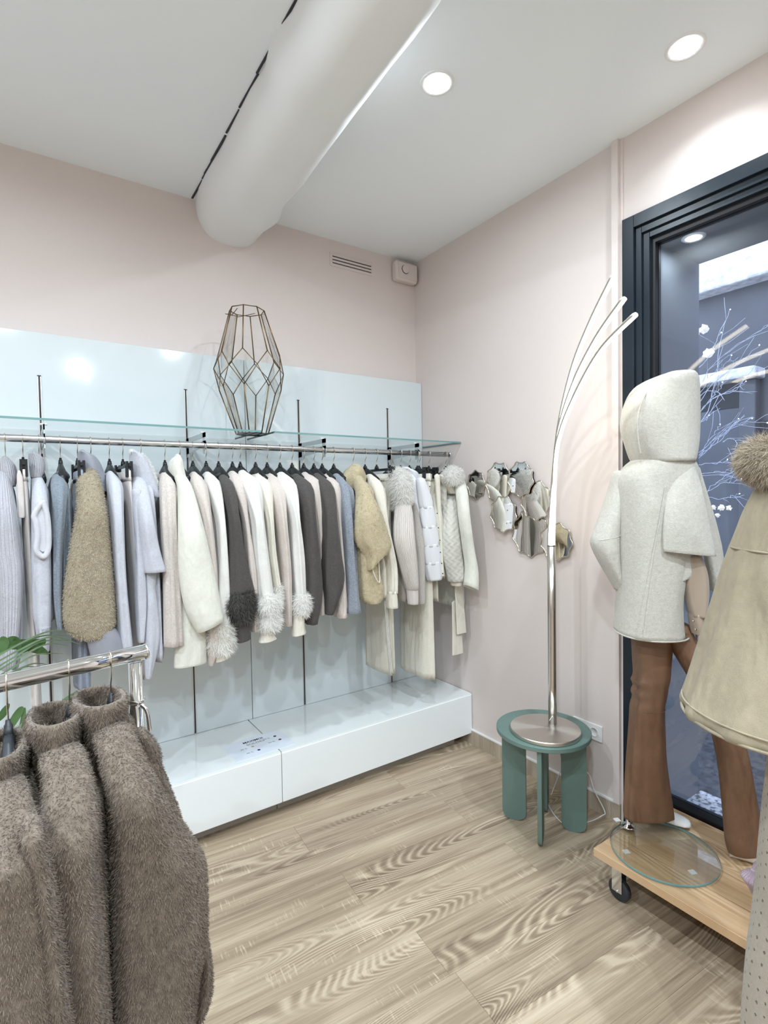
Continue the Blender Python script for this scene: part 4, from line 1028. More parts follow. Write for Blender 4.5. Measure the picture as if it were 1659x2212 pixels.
garment('fur_collar_coat', 'cream wool coat with a white fur collar hanging at the wall end of the rail', 'cream coat with fur collar', 962,
        [(1040, 984, 1004), (1064, 984, 1010), (1120, 990, 1016), (1180, 998, 1024), (1230, 1004, 1033), (1270, 1001, 1033)], C_ivory, 'coat', y=-.635, hem=1315, collar=None, amp=.03, mirror=False, hx_b=.022, hy_b=.13, tilt=-.02,
        extras=[('fur_collar', [(1012, 968, 988), (1020, 958, 996), (1034, 957, 998), (1046, 964, 992)], -.53, .05, C_white, {'amp': .03, 'fur': (4200, .024, H_white, .0010)}),
                ('belt_end', [(1262, 982, 998), (1320, 985, 1003), (1368, 987, 1007)], -.515, .004, C_cream, {'amp': .0, 'p': 5}),
                ('belt_end', [(1300, 976, 994), (1360, 977, 997), (1413, 977, 1000)], -.495, .004, C_cream, {'amp': .0, 'p': 5})])

# ---------------------------------------------------------------- wooden platform on castors
PZ = .185
t = thing('display_platform', (-.24, -2.2, 0), 'low pine board platform on castors by the shop window', 'platform')
edges = [-.490, -.362, -.240, -.118, -.004]
M_pine2 = plank_mat('pine_board_cross', (.66, .44, .25), (.52, .31, .155), (.32, .17, .07), fine=70, saw=.0, rough=.5)
def pine_plank(x0, x1, y0, y1, z0, z1, nm='board'):
    c = ((x0 + x1) / 2, (y0 + y1) / 2, (z0 + z1) / 2); lx, ly, lz = (y1 - y0) / 2, (x1 - x0) / 2, (z1 - z0) / 2
    V, F = bx(-lx, lx, -ly, ly, -lz, lz); bm = bmesh.new(); vs = [bm.verts.new(v) for v in V]
    for f in F: bm.faces.new([vs[i] for i in f])
    bmesh.ops.recalc_face_normals(bm, faces=bm.faces); bmesh.ops.bevel(bm, geom=list(bm.edges), offset=.0012, segments=1, affect='EDGES')
    me = bpy.data.meshes.new(nm); bm.to_mesh(me); bm.free(); me.materials.append(M_pine)
    o = bpy.data.objects.new(nm, me); COL.objects.link(o); o.parent = t; o.location = Vector(c) - t.location; o.rotation_euler = (0, 0, PI / 2)
for i in range(4): pine_plank(edges[i] + (.0016 if i else 0), edges[i + 1] - .0016, -2.95, -1.642, PZ - .030, PZ)
def castor(x, y):
    V, F = bx(x - .028, x + .028, y - .030, y + .030, PZ - .0335, PZ - .0302); mk('castor_plate', V, F, M_chrome, t, smooth=False)
    V, F = join(bx(x - .016, x - .0135, y - .022, y + .016, .035, PZ - .055), bx(x + .0135, x + .016, y - .022, y + .016, .035, PZ - .055), bx(x - .016, x + .016, y - .022, y + .016, PZ - .057, PZ - .054))
    mk('castor_fork', V, F, M_chrome, t, smooth=False)
    tube('castor_stem', [(x, y, PZ - .056), (x, y, PZ - .033)], .008, M_chrome, t, 12)
    V, F = lathe_vf((0, 0, 0), [(.012, -.0115), (.036, -.0115), (.040, -.008), (.040, .008), (.036, .0115), (.012, .0115)], 32)
    w = mk('castor_wheel', [(x + v[2], y - .006 + v[0], .0405 + v[1]) for v in V], F, M_hang2, t)
    tube('axle', [(x - .021, y - .006, .0405), (x + .021, y - .006, .0405)], .0045, M_chrome, t, 10)
castor(-.425, -1.700); castor(-.09, -1.700); castor(-.425, -2.86); castor(-.09, -2.86)

# ---------------------------------------------------------------- striding mannequin by the window
M_leather = cloth('tan_brown_leather', (.165, .090, .052), .10, 30, bump=.12, rough=.48, sheen=.0, wrinkle=.9, wscale=9); M_leather.node_tree.nodes['Principled BSDF'].inputs['Specular IOR Level'].default_value = .4
M_mann = simple('white_mannequin', (.80, .79, .78), .3)
M_clear = glass_mat('clear_base_glass', (.975, .99, .98), 1.45, .4)
C_cape = cloth('cream_double_wool', (.56, .54, .485), .11, 110, bump=.6, wrinkle=.45, wscale=9)
M_satin = simple('champagne_satin', (.36, .285, .22), .28, sheen=.4)
GZ = PZ + .004
mn = thing('mannequin', (-.29, -1.78, PZ), 'white mannequin in a wide stride on a round glass base', 'mannequin')
gc = (-.312, -1.806)
V, F = lathe_vf((gc[0], gc[1], GZ), [(.001, 0), (.1755, 0), (.177, .0015), (.177, .0085), (.1755, .010), (.001, .010)], 80)
mk('glass_base', V, F, M_clear, mn, smooth=False)
V, F = lathe_vf((gc[0], gc[1], GZ), [(.1768, .0005), (.1778, .002), (.1778, .008), (.1768, .0095)], 80); mk('glass_base_edge', V, F[:-2], M_gedge, mn)
for (a, b) in ((1353, 1839), (1496, 1883), (1333, 1770)):
    c = at(a, b, 'z', GZ); V, F = bx(-.011, .011, -.011, .011, -.0035, -.0004)
    mk('clear_pad', [(c[0] + v[0] * .9 + v[1] * .4, c[1] + v[1] * .9 - v[0] * .4, GZ + v[2]) for v in V], F, M_white, mn, smooth=False)
pc = at(1357, 1784, 'z', GZ + .012)
V, F = lathe_vf((pc[0], pc[1], GZ + .010), [(.024, 0), (.026, .002), (.022, .006), (.014, .009), (.0095, .012), (.0095, .09)], 32); mk('support_fitting', V, F, M_chrome, mn)
D1 = 2.02
# foot: heel inside the hem, toes towards the window
def foot(p0, dirv, L=.20, nm='foot', z0=GZ + .0105):
    d = np.array(dirv, float); d /= np.linalg.norm(d); s = np.array([-d[1], d[0], 0]); R = []
    prof = [(0, .020, .032, .062), (.03, .027, .040, .085), (.07, .030, .036, .075), (.11, .034, .026, .052), (.15, .037, .017, .034), (.18, .033, .013, .025), (.197, .022, .010, .020), (.203, .008, .006, .013)]
    for u, hw, hh, zt in prof:
        c = np.array([p0[0], p0[1], z0]) + d * u; a = np.arange(20) * 2 * PI / 20
        R.append(np.array([c + s * hw * math.cos(q) + np.array([0, 0, max(0, zt / 2 + zt / 2 * math.sin(q))]) for q in a]))
    V, F, uv = rings_mesh(R); mk(nm, V, F, M_mann, mn)
fp = at(1493, 1786, 'z', GZ + .012); heel = at(1405, 1764, 'z', GZ + .012); dv = (fp - heel); dv[2] = 0; dv /= np.linalg.norm(dv)
foot(fp - dv * .203, dv)
# lower legs, torso and head inside the clothes
an = fp - dv * .170
tube('leg', smooth_path([(an[0], an[1], GZ + .06), (*atd(1402, 1600, D1)[:2], .52), atd(1406, 1380, D1)], 20), np.linspace(.024, .040, 20), M_mann, mn, 16)
hip = atd(1420, 1330, D1)
V, F, uv = pxloft([(985, 1400, 1446), (1010, 1385, 1462), (1060, 1358, 1486), (1150, 1366, 1474), (1250, 1376, 1464), (1322, 1374, 1466)], depth=D1, hy=.085, amp=0, hollow=False); mk('torso', V, F, M_mann, mn, uv)
V, F, uv = pxloft([(838, 1410, 1450), (850, 1396, 1464), (880, 1386, 1472), (920, 1388, 1470), (955, 1398, 1458), (990, 1412, 1440)], depth=D1, hy=.085, amp=0, hollow=False, p=2.0); mk('head', V, F, M_mann, mn, uv)

tr = thing('flared_trousers', (-.25, -1.72, PZ + .02), 'tan brown leather flared trousers on the striding mannequin', 'trousers')
V, F, uv = pxloft([(1318, 1362, 1474), (1345, 1363, 1472), (1368, 1364, 1456), (1420, 1367, 1449), (1458, 1369, 1446), (1470, 1364, 1444), (1482, 1369, 1441), (1494, 1364, 1440), (1508, 1367, 1437), (1525, 1362, 1434), (1560, 1360, 1434, D1, .056), (1640, 1354, 1438, D1, .05), (1710, 1350, 1447, D1, .042), (1750, 1348, 1453, D1, .034), (1768, 1350, 1455, D1, .030)], depth=D1, hy=.062, k=6, amp=.05, seed=4, steps=60, n=48, dome=False)
mk('trouser_leg', V, F, M_leather, tr, uv)
V, F, uv = pxloft([(1345, 1420, 1486, 2.0), (1400, 1446, 1515, 1.98), (1480, 1492, 1560, 1.95), (1560, 1526, 1597, 1.91), (1640, 1546, 1620, 1.89), (1740, 1559, 1638, 1.87, .045), (1815, 1566, 1650, 1.86, .036), (1842, 1574, 1656, 1.86, .030)], depth=1.9, hy=.062, k=6, amp=.05, seed=8, steps=40, n=48, dome=False)
mk('trouser_leg', V, F, M_leather, tr, uv)
# knee seams
def ring_seam(name, py, l, r, depth, hy, mat, parent, rad=.0016, grow=1.01, t0=0, t1=2 * PI, dz=0.0, p=2.3):
    A = atd(l, py, depth); B = atd(r, py, depth); c = (A + B) / 2; hx, hy = true_half(np.linalg.norm((B - A)[:2]) / 2, hy, (l + r) / 2)
    a = np.linspace(t0, t1, 64, endpoint=False)
    P = [c + RH * hx * grow * np.sign(math.cos(q)) * abs(math.cos(q)) ** (2 / p) + FH * hy * grow * np.sign(math.sin(q)) * abs(math.sin(q)) ** (2 / p) + np.array([0, 0, dz * math.cos(q)]) for q in a]
    return tube(name, P, rad, mat, parent, 6, closed=True)
ring_seam('knee_seam', 1526, 1363, 1435, D1, .062, M_leather, tr, grow=1.0)
ft2 = at(1612, 1838, 'z', PZ + .012); foot(ft2 + np.array([-.06, .03, 0]), dv, .2, 'foot', PZ + .001)
tube('leg', smooth_path([atd(1612, 1825, 1.86), atd(1599, 1740, 1.87), atd(1583, 1640, 1.89), atd(1561, 1560, 1.91), atd(1526, 1480, 1.95), atd(1480, 1400, 1.98), atd(1454, 1350, 2.0)], 24), np.linspace(.020, .028, 24), M_mann, mn, 14)

cp = thing('hooded_cape_coat', (*atd(1410, 1370, D1)[:2], .98), 'cream wool hooded cape coat on the striding mannequin', 'coat')
V, F, uv = pxloft([(985, 1370, 1488), (1003, 1348, 1500), (1030, 1330, 1508), (1080, 1328, 1500), (1180, 1330, 1494), (1280, 1330, 1474), (1340, 1327, 1474), (1366, 1325, 1478)], depth=D1, hy=.135, k=5, amp=.022, seed=2, steps=34, n=52, p=2.2)
mk('coat_body', V, F, C_cape, cp, uv)
V, F, uv = pxloft([(810, 1420, 1482), (815, 1396, 1496), (826, 1374, 1503), (846, 1357, 1505), (880, 1344, 1506), (920, 1340, 1506), (955, 1349, 1505), (980, 1357, 1502), (1000, 1366, 1498)], depth=D1 - .01, hy=.135, k=3, amp=.012, seed=5, steps=24, n=48, p=2.4, hollow=False)
mk('hood', V, F, C_cape, cp, uv)
V, F, uv = pxloft([(1022, 1322, 1346), (1060, 1312, 1344), (1110, 1296, 1342), (1160, 1277, 1340), (1175, 1275, 1340), (1205, 1287, 1340), (1245, 1309, 1344), (1275, 1327, 1350)], depth=D1 + .045, hy=.06, k=3, amp=.03, seed=3, steps=26, hollow=False)
mk('sleeve', V, F, C_cape, cp, uv)
V, F, uv = pxloft([(1002, 1478, 1498, 1.93), (1016, 1462, 1504, 1.915), (1040, 1446, 1512, 1.90), (1090, 1437, 1524, 1.885), (1150, 1433, 1536, 1.88), (1196, 1434, 1546, 1.88)], depth=1.885, hy=.026, k=4, amp=.03, seed=7, steps=24, n=40, tilt=-.010, p=2.0)
mk('cape_sleeve', V, F, C_cape, cp, uv)
V, F, uv = pxloft([(1186, 1440, 1494), (1215, 1439, 1503), (1234, 1440, 1507), (1246, 1446, 1494), (1253, 1450, 1478), (1257, 1453, 1466)], depth=1.925, hy=.030, k=3, amp=.03, seed=9, steps=20, hollow=False)
mk('turned_hem', V, F, C_cape, cp, uv)
V, F, uv = pxloft([(1012, 1490, 1512), (1060, 1498, 1526), (1120, 1506, 1544), (1200, 1520, 1562), (1250, 1528, 1560), (1275, 1532, 1556)], depth=2.06, hy=.03, k=3, amp=.04, seed=12, steps=20)
mk('front_panel', V, F, C_cape, cp, uv)
# stitched seams standing slightly proud of the wool
def seam(name, pts, depth, parent, mat, r=.0017):
    P = smooth_path([atd(a, b, d if d else depth) for a, b, d in [(q + (None,))[:3] for q in pts]], 30); return tube(name, P, r, mat, parent, 6)
ring_seam('hood_seam', 990, 1362, 1499, D1 - .005, .137, C_cape, cp, .0022, 1.0)
ring_seam('sleeve_seam', 1160, 1277, 1340, D1 + .045, .06, C_cape, cp, .0018, 1.01, dz=.012)
ring_seam('hem_edge', 1366, 1325, 1484, D1, .135, C_cape, cp, .003, .99, p=2.2)
seam_r = .0026
seam('hood_panel_seam', [(1424, 815, 1.96), (1395, 850, 1.925), (1379, 895, 1.905), (1378, 940, 1.90), (1384, 982, 1.905)], 0, cp, C_cape, seam_r)
seam('back_seam', [(1437, 1050, 1.885), (1428, 1110, 1.883), (1412, 1200, 1.884), (1398, 1290, 1.886), (1388, 1366, 1.888)], 0, cp, C_cape, .0012)
# satin blouse sleeve
bl = thing('satin_blouse', (*atd(1495, 1330, 1.95)[:2], 1.0), 'champagne satin blouse sleeve with a two button cuff under the cape', 'blouse')
V, F, uv = pxloft([(1200, 1470, 1515), (1235, 1470, 1528), (1270, 1474, 1532), (1305, 1480, 1530), (1330, 1486, 1524)], depth=1.93, hy=.04, k=4, amp=.12, seed=3, steps=20, hollow=False)
mk('blouse_sleeve', V, F, M_satin, bl, uv)
V, F, uv = pxloft([(1324, 1485, 1522), (1350, 1488, 1520), (1368, 1493, 1518)], depth=1.93, hy=.034, amp=.02, seed=4, steps=8, dome=False)
mk('blouse_cuff', V, F, M_satin, bl, uv)
for (a, b) in ((1497, 1342), (1502, 1360)):
    c = atd(a, b, 1.894); V, F = lathe_vf((0, 0, 0), [(.0045, 0), (.0045, .002), (.003, .003)], 14)
    mk('cuff_button', [c + RH * v[0] + np.array([0, 0, v[1]]) - FH * v[2] for v in V], F, M_mframe, bl)
V, F, uv = pxloft([(1360, 1500, 1514), (1385, 1504, 1516), (1410, 1508, 1516)], depth=1.96, hy=.016, amp=.0, steps=8, hollow=False); mk('hand', V, F, M_mann, mn, uv)

# ---------------------------------------------------------------- second mannequin, parka at the right edge
C_parka = cloth('khaki_cotton', (.335, .285, .20), .07, 40, bump=.25, sheen=.1, wrinkle=.8, wscale=10)
DP = 1.32; PXC = 1722
def rows_at(lst): return [(py, l, 2 * PXC - l) for py, l in lst]
m2c = atd(PXC, 1100, DP)
pk = thing('hooded_parka', (m2c[0], m2c[1], .9), 'khaki beige parka with a fur collar at the right edge', 'parka')
V, F, uv = pxloft(rows_at([(1028, 1668), (1048, 1632), (1100, 1601), (1160, 1577), (1240, 1546), (1330, 1517), (1430, 1488), (1510, 1464), (1548, 1450), (1560, 1451)]), depth=DP, hy=.24, k=11, amp=.030, seed=6, steps=40, n=96, p=2.1)
mk('parka_body', V, F, C_parka, pk, uv)
ring_seam('yoke_seam', 1188, 1567, 2 * PXC - 1567, DP, .24, C_parka, pk, .003, 1.01, p=2.1)
ring_seam('hem_seam', 1533, 1455, 2 * PXC - 1455, DP, .24, C_parka, pk, .0026, 1.018, p=2.1)
ring_seam('hem_edge', 1557, 1451, 2 * PXC - 1451, DP, .24, C_parka, pk, .004, 1.0, p=2.1)
def radial(py, l, ang, grow=1.012, hy=.24):
    A = atd(l, py, DP); B = atd(2 * PXC - l, py, DP); c = (A + B) / 2; hx, hy = true_half(np.linalg.norm((B - A)[:2]) / 2, hy, PXC); p = 2.1
    return c + RH * hx * grow * np.sign(math.cos(ang)) * abs(math.cos(ang)) ** (2 / p) + FH * hy * grow * np.sign(math.sin(ang)) * abs(math.sin(ang)) ** (2 / p)
for ang in (3.45, 3.62): tube('sleeve_seam', smooth_path([radial(*q, ang) for q in ((1052, 1630), (1100, 1601), (1160, 1577), (1186, 1568))], 16), .002, C_parka, pk, 6)
fc = []
for a in np.linspace(0, 2 * PI, 34, endpoint=False): fc.append(atd(PXC, 996, DP) + RH * .070 * math.cos(a) + FH * .075 * math.sin(a) + np.array([0, 0, .012 * math.sin(a)]))
V, F = tube_vf(fc, .050, 18, True); fo = mk('fur_collar', V, F, C_tanfur, pk)
fur('fur_pile', [fo], 16000, .030, H_fox, fo, width=.0007, comb=(-.1, -.1, -.5), jit=.35, seed=5)
sk = thing('pointelle_skirt', (m2c[0], m2c[1], .01), 'long beige pointelle knit skirt under the parka at the right edge', 'skirt')
def pointelle():
    m = cloth('beige_pointelle', (.37, .325, .265), .08, 140, bump=.35); nt = m.node_tree; L = nt.links; b = nt.nodes['Principled BSDF']
    tc = nd(nt, 'ShaderNodeTexCoord'); sp = nd(nt, 'ShaderNodeSeparateXYZ'); L.new(tc.outputs['UV'], sp.inputs[0])
    def mm(op, a, c):
        n = nd(nt, 'ShaderNodeMath', operation=op)
        for i, x in enumerate((a, c)):
            if isinstance(x, (int, float)): n.inputs[i].default_value = x
            else: L.new(x, n.inputs[i])
        return n.outputs[0]
    u = mm('MULTIPLY', sp.outputs[0], 30.0); v = mm('MULTIPLY', sp.outputs[1], 34.0)
    ui = mm('FLOOR', u, 0); off = mm('MULTIPLY', mm('MODULO', ui, 2.0), .5)
    fu = mm('SUBTRACT', mm('FRACT', u, 0), .5); fv = mm('SUBTRACT', mm('FRACT', mm('ADD', v, off), 0), .5)
    d = mm('SQRT', mm('ADD', mm('MULTIPLY', fu, fu), mm('MULTIPLY', fv, fv)), 0)
    n = nd(nt, 'ShaderNodeTexNoise'); n.inputs['Scale'].default_value = 260; L.new(tc.outputs['Object'], n.inputs['Vector'])
    d = mm('ADD', d, mm('MULTIPLY', n.outputs['Fac'], .22)); hole = mm('LESS_THAN', d, .225)
    old = b.inputs['Base Color'].links[0].from_socket; mx = nd(nt, 'ShaderNodeMix', data_type='RGBA'); L.new(hole, mx.inputs[0]); L.new(old, mx.inputs[6]); mx.inputs[7].default_value = (.13, .105, .08, 1); L.new(mx.outputs[2], b.inputs['Base Color'])
    return m
V, F, uv = pxloft([(1500, 1666, 1792), (1640, 1658, 1792), (1800, 1642, 1804), (1980, 1626, 1816), (2100, 1609, 1832), (2212, 1599, 1840), (2290, 1594, 1846)], depth=1.27, hy=.095, k=7, amp=.02, seed=6, steps=30, n=60)
mk('skirt_panel', V, F, pointelle(), sk, uv)
m2 = thing('dressed_mannequin', (m2c[0], m2c[1], 0), 'white mannequin wearing the khaki parka at the right edge', 'mannequin')
V, F = lathe_vf((m2c[0], m2c[1], 0), [(.085, 0), (.087, .004), (.085, .008), (.012, .010), (.010, .012), (.010, .9)], 48); mk('stand', V, F, M_steel, m2)
V, F, uv = pxloft([(985, 1700, 1744), (1035, 1692, 1752), (1070, 1650, 1794), (1200, 1660, 1784), (1400, 1655, 1790), (1520, 1662, 1782)], depth=DP, hy=.08, amp=0, hollow=False); mk('torso', V, F, M_mann, m2, uv)
V, F, uv = pxloft([(845, 1705, 1739), (865, 1690, 1754), (905, 1680, 1764), (950, 1688, 1756), (995, 1704, 1740)], depth=DP, hy=.07, amp=0, hollow=False, p=2.0); mk('head', V, F, M_mann, m2, uv)

# pink scarf end on the platform
C_pink = cloth('pale_pink_pleated', (.66, .50, .60), .05, 120, 'rib', .9, 26)
c = at(1640, 1925, 'z', PZ); sf = thing('pink_scarf', (c[0], c[1], PZ), 'folded pale pink pleated scarf lying on the platform behind the parka', 'scarf')
dd = 1.62
for spec, ds in (([(1862, 1636, 1650), (1880, 1626, 1668), (1905, 1622, 1690), (1932, 1626, 1700), (1944, 1634, 1690)], 1.60), ([(1886, 1612, 1640), (1896, 1600, 1642), (1906, 1604, 1640), (1922, 1616, 1644), (1932, 1622, 1640)], 1.61)):
    V, F, uv = pxloft(spec, depth=ds, hy=.03, k=8, amp=.10, seed=3, steps=16, hollow=False); mk('scarf_fold', V, F, C_pink, sf, uv)

# ---------------------------------------------------------------- chrome rack with brown fur coats
ra = at(0, 1477, 'z', 1.2); rb = at(312, 1408, 'z', 1.2); rd = (rb - ra) / np.linalg.norm(rb - ra); rn = np.array([-rd[1], rd[0], 0])
rk = thing('chrome_rack', (*(rb - rd * .02)[:2], 0), 'chrome clothes rack in the left foreground', 'clothes rack')
tube('rack_rail', [ra - rd * 1.0, ra, ra + (rb - ra) * .5, rb], .0145, M_chrome, rk, 24)
tube('end_cap', [rb, rb + rd * .004], .0152, M_chrome, rk, 24)
pb = rb - rd * .018
tube('post', [(pb[0], pb[1], z) for z in (.05, .4, .8, 1.184)], .0125, M_chrome, rk, 20)
tube('post_collar', [(pb[0], pb[1], z) for z in (1.105, 1.112)], .0155, M_chrome, rk, 20)
lv = [np.array([pb[0], pb[1], 1.103]) + v for v in (np.array([.006, -.014, 0]), np.array([.014, -.022, -.012]), np.array([.018, -.024, -.05]))]
tube('lever', smooth_path(lv, 12), .0042, M_chrome, rk, 10)
tube('foot_bar', [pb * np.array([1, 1, 0]) + rn * s + np.array([0, 0, .05]) for s in (-.25, 0, .25)], .0125, M_chrome, rk, 16)
for s in (-.23, .23):
    cc = pb * np.array([1, 1, 0]) + rn * s; V, F = lathe_vf((0, 0, 0), [(.006, -.009), (.018, -.009), (.0185, 0), (.018, .009), (.006, .009)], 20)
    mk('foot_castor', [(cc[0] + v[2], cc[1] + v[0], .0187 + v[1]) for v in V], F, M_hang, rk)

def rackx(px): return at(px, 1477 - 69 * px / 312.0, 'z', 1.2)
def ring_collar(t, nm, c, hx, hy, h, m, flare=.012, tilt=0.0, nfur=9000, seed=1, thick=.012, gap=0.0):
    R = []
    for (z, g) in ((-h, 0), (-h * .5, flare * .3), (-.01, flare), (0, flare - thick * .3), (0, flare - thick * .8), (-.012, flare - thick * 1.1), (-h * .6, -thick), (-h, -thick)):
        R.append(ring(np.array([c[0], c[1], c[2] + z]), AX, AY, hx + g, hy + g, 40, 3, .03, seed, seed * 2, 2.2, 0))
    for r in R:
        r[:, 2] += tilt * (r[:, 1] - c[1])
    V, F, uv = rings_mesh(R, False, False); o = mk(nm, V, [f[::-1] for f in F], m, t)
    return o
def brown_coat(label, short, hook, sleeve, ysl, coll, extras, seed, hem_z=.25, hang_rz=0.0, strands=62000, body_dx=0.0):
    p = rackx(hook); x, yc = p[0], p[1]
    hanger(x, 'grey black hanger holding the ' + short, y=yc, z=1.2, grey=True, group='hangers on the chrome rack', rz=hang_rz, scale=.90)
    t = thing('brown_fur_coat', (x, yc, 1.1), label, 'coat', 'brown fur coats on the chrome rack'); src = []
    V, F, uv = pxloft(sleeve, ysl, .055, n=40, steps=40, seed=seed, amp=.05, k=4); src.append(mk('sleeve', V, F, C_brownfur, t, uv))
    bx_ = x + body_dx
    rows = [(1.085, x, yc, .03, .05), (1.05, x, yc, .04, .12), (1.0, bx_, yc, .05, .185), (.8, bx_, yc, .06, .2), (.5, bx_, yc, .065, .205), (hem_z, bx_, yc, .065, .21)]
    V, F, uv = body_rings(rows, seed=seed, amp=.06, k=5); src.append(mk('body', V, F, C_brownfur, t, uv))
    V2, F2, uv2 = pxloft(sleeve, ysl, .05, n=20, steps=14, seed=seed, mirror=yc); V2[:, 2] -= .10; mk('sleeve', V2, F2, C_brownfur, t)
    nm, cpx, seam_py, l, r, yb, h, hyc = coll
    c = at((l + r) / 2, cpx, 'y', yb); A = at(l, cpx, 'y', yb); B = at(r, cpx, 'y', yb)
    src.append(ring_collar(t, 'stand_collar', (c[0], yb + hyc, c[2] - .015), (B[0] - A[0]) / 2 - .010, hyc, h, C_brownfur, tilt=-.15, seed=seed))
    for nm, spec, yy, hy, kw in extras:
        V, F, uv = pxloft(spec, yy, hy, seed=seed + 3, **kw); src.append(mk(nm, V, F, C_brownfur, t, uv))
    cl = at((l + r) / 2, seam_py, 'y', yb)[2]
    fur('fur_pile', src, int(strands * 1.5), .0060, H_brown, t, width=.00048, comb=(.05, -.05, -.55), jit=.30, lift=.75, seed=seed, keep=lambda c_, n_: np.where((n_[:, 1] < .45) & (c_[:, 2] > .50), 1.0, 1e-6) * np.where(n_[:, 1] < .1, 1.0, .4))
    return t
brown_coat('brown faux fur coat nearest the end post of the chrome rack', 'rightmost brown fur coat', 238,
           [(1584, 202, 288, -1.85), (1630, 212, 306, -1.89), (1700, 230, 340), (1800, 240, 394), (1880, 243, 438), (1960, 244, 444), (2060, 245, 444), (2130, 246, 430), (2212, 247, 420), (2300, 250, 416)], -1.93,
           ('c', 1522, 1614, 166, 290, -1.83, .105, .100),
           [('lapel', [(1584, 292, 318), (1610, 293, 338), (1640, 300, 347), (1660, 312, 338)], -1.80, .025, {'amp': .04, 'hollow': False}), ('front_panel', [(1640, 300, 342), (1700, 330, 366), (1760, 352, 388), (1778, 366, 386)], -1.80, .03, {'amp': .03, 'hollow': False}),
            ('cuff_fold', [(2010, 420, 446), (2060, 416, 453), (2130, 408, 455), (2178, 404, 436)], -1.90, .035, {'amp': .05, 'hollow': False})], 21, strands=80000)
brown_coat('brown faux fur coat in the middle of the three on the chrome rack', 'middle brown fur coat', 148,
           [(1632, 84, 184, -1.86), (1690, 92, 200, -1.91), (1785, 84, 214), (1860, 92, 212), (2000, 110, 222), (2120, 128, 232), (2212, 136, 238), (2300, 140, 242)], -1.955,
           ('c', 1563, 1662, 56, 190, -1.84, .105, .100),
           [('side_fold', [(1720, 176, 216), (1820, 190, 224), (1960, 200, 232), (2212, 214, 244)], -1.90, .04, {'amp': .05})], 33)
brown_coat('brown faux fur coat cut off by the left edge of the photo', 'leftmost brown fur coat', 14,
           [(1706, -40, 60, -1.88), (1770, -50, 78, -1.94), (1830, -60, 96), (1931, -64, 118), (2060, -60, 136), (2212, -60, 154), (2300, -60, 160)], -1.99,
           ('c', 1636, 1738, -60, 64, -1.86, .105, .100),
           [('front_edge', [(1790, 40, 92), (1900, 60, 116), (2040, 80, 136), (2212, 96, 156)], -2.01, .035, {'amp': .05})], 45)

# ---------------------------------------------------------------- palm behind the rack
M_leaf = mottled('palm_leaf_green', (.035, .085, .025), (.08, .16, .055), 12, .4, .05, 60)
M_leaf2 = mottled('pale_blade_green', (.10, .17, .09), (.20, .29, .17), 12, .4, .05, 60)
M_pot = simple('dark_plant_pot', (.03, .03, .03), .5)
pb0 = np.array([-2.43, -1.32, 0.0])
pl = thing('potted_palm', pb0, 'potted palm with thin arching leaves behind the chrome rack', 'plant')
V, F = lathe_vf(pb0, [(.10, 0), (.13, .02), (.15, .26), (.155, .28), (.145, .28), (.14, .25), (.01, .25)], 32); mk('pot', V, F, M_pot, pl)
def blade(path, w, mat, nm='leaf'):
    P = smooth_path(path, 22); _, T, N, B = frame_at(P); V = []; F = []
    for i, q in enumerate(P):
        s = i / (len(P) - 1); ww = w * (math.sin(PI * min(.97, .12 + .88 * s)) ** .7)
        side = np.cross(T[i], np.array([0.3, 1, .2])); side /= np.linalg.norm(side) + 1e-9
        V += [q - side * ww, q + T[i] * 0 + np.array([0, 0, -.15 * ww]), q + side * ww]
    for i in range(len(P) - 1):
        for j in (0, 1): F.append((i * 3 + j, i * 3 + j + 1, i * 3 + 3 + j + 1, i * 3 + 3 + j))
    mk(nm, V, F, mat, pl)
st0 = pb0 + np.array([0, 0, .25])
for k in range(5): tube('stem', smooth_path([st0 + np.array([.02 * math.cos(k), .02 * math.sin(k), 0]), st0 + np.array([.05 * math.cos(k), .04 * math.sin(k), .4]), st0 + np.array([.09 * math.cos(k), .06 * math.sin(k), .78])], 12), .005, M_leaf, pl, 6)
PYY = -1.36
thin = [((-40, 1440), (40, 1392), (110, 1363), (162, 1369)), ((-40, 1450), (40, 1405), (110, 1376), (176, 1393)), ((-40, 1462), (30, 1420), (90, 1386), (158, 1384)), ((-40, 1474), (30, 1428), (100, 1392), (152, 1396)), ((-40, 1486), (30, 1440), (80, 1414), (137, 1412)), ((-40, 1494), (20, 1456), (70, 1434), (104, 1436)), ((-40, 1432), (30, 1398), (90, 1374), (146, 1373)), ((-40, 1500), (20, 1466), (50, 1442), (80, 1440))]
for q in thin: blade([at(a, b, 'y', PYY + .02 * i) for i, (a, b) in enumerate(q)], .0022, M_leaf2)
for q, w in ((((20, 1396), (50, 1392), (80, 1402), (104, 1412)), .014), (((40, 1408), (64, 1394), (88, 1388), (98, 1380)), .012), (((-20, 1420), (2, 1400), (8, 1384), (2, 1376)), .012), (((10, 1400), (24, 1386), (34, 1386), (44, 1402)), .012)):
    blade([at(a, b, 'y', PYY + .05) for a, b in q], w, M_leaf)
for q, w, m in ((((60, 1580), (120, 1530), (160, 1500), (204, 1483)), .006, M_leaf2), (((70, 1575), (130, 1532), (170, 1510), (206, 1492)), .008, M_leaf2), (((90, 1570), (140, 1535), (180, 1512), (204, 1500)), .008, M_leaf), (((10, 1590), (30, 1556), (44, 1534), (49, 1526)), .009, M_leaf), (((40, 1590), (48, 1560), (52, 1540), (54, 1528)), .005, M_leaf), (((-10, 1560), (4, 1545), (12, 1532), (20, 1520)), .008, M_leaf), (((30, 1590), (50, 1565), (80, 1552), (100, 1548)), .005, M_leaf2)):
    blade([at(a, b, 'y', PYY + .1) for a, b in q], w, m)

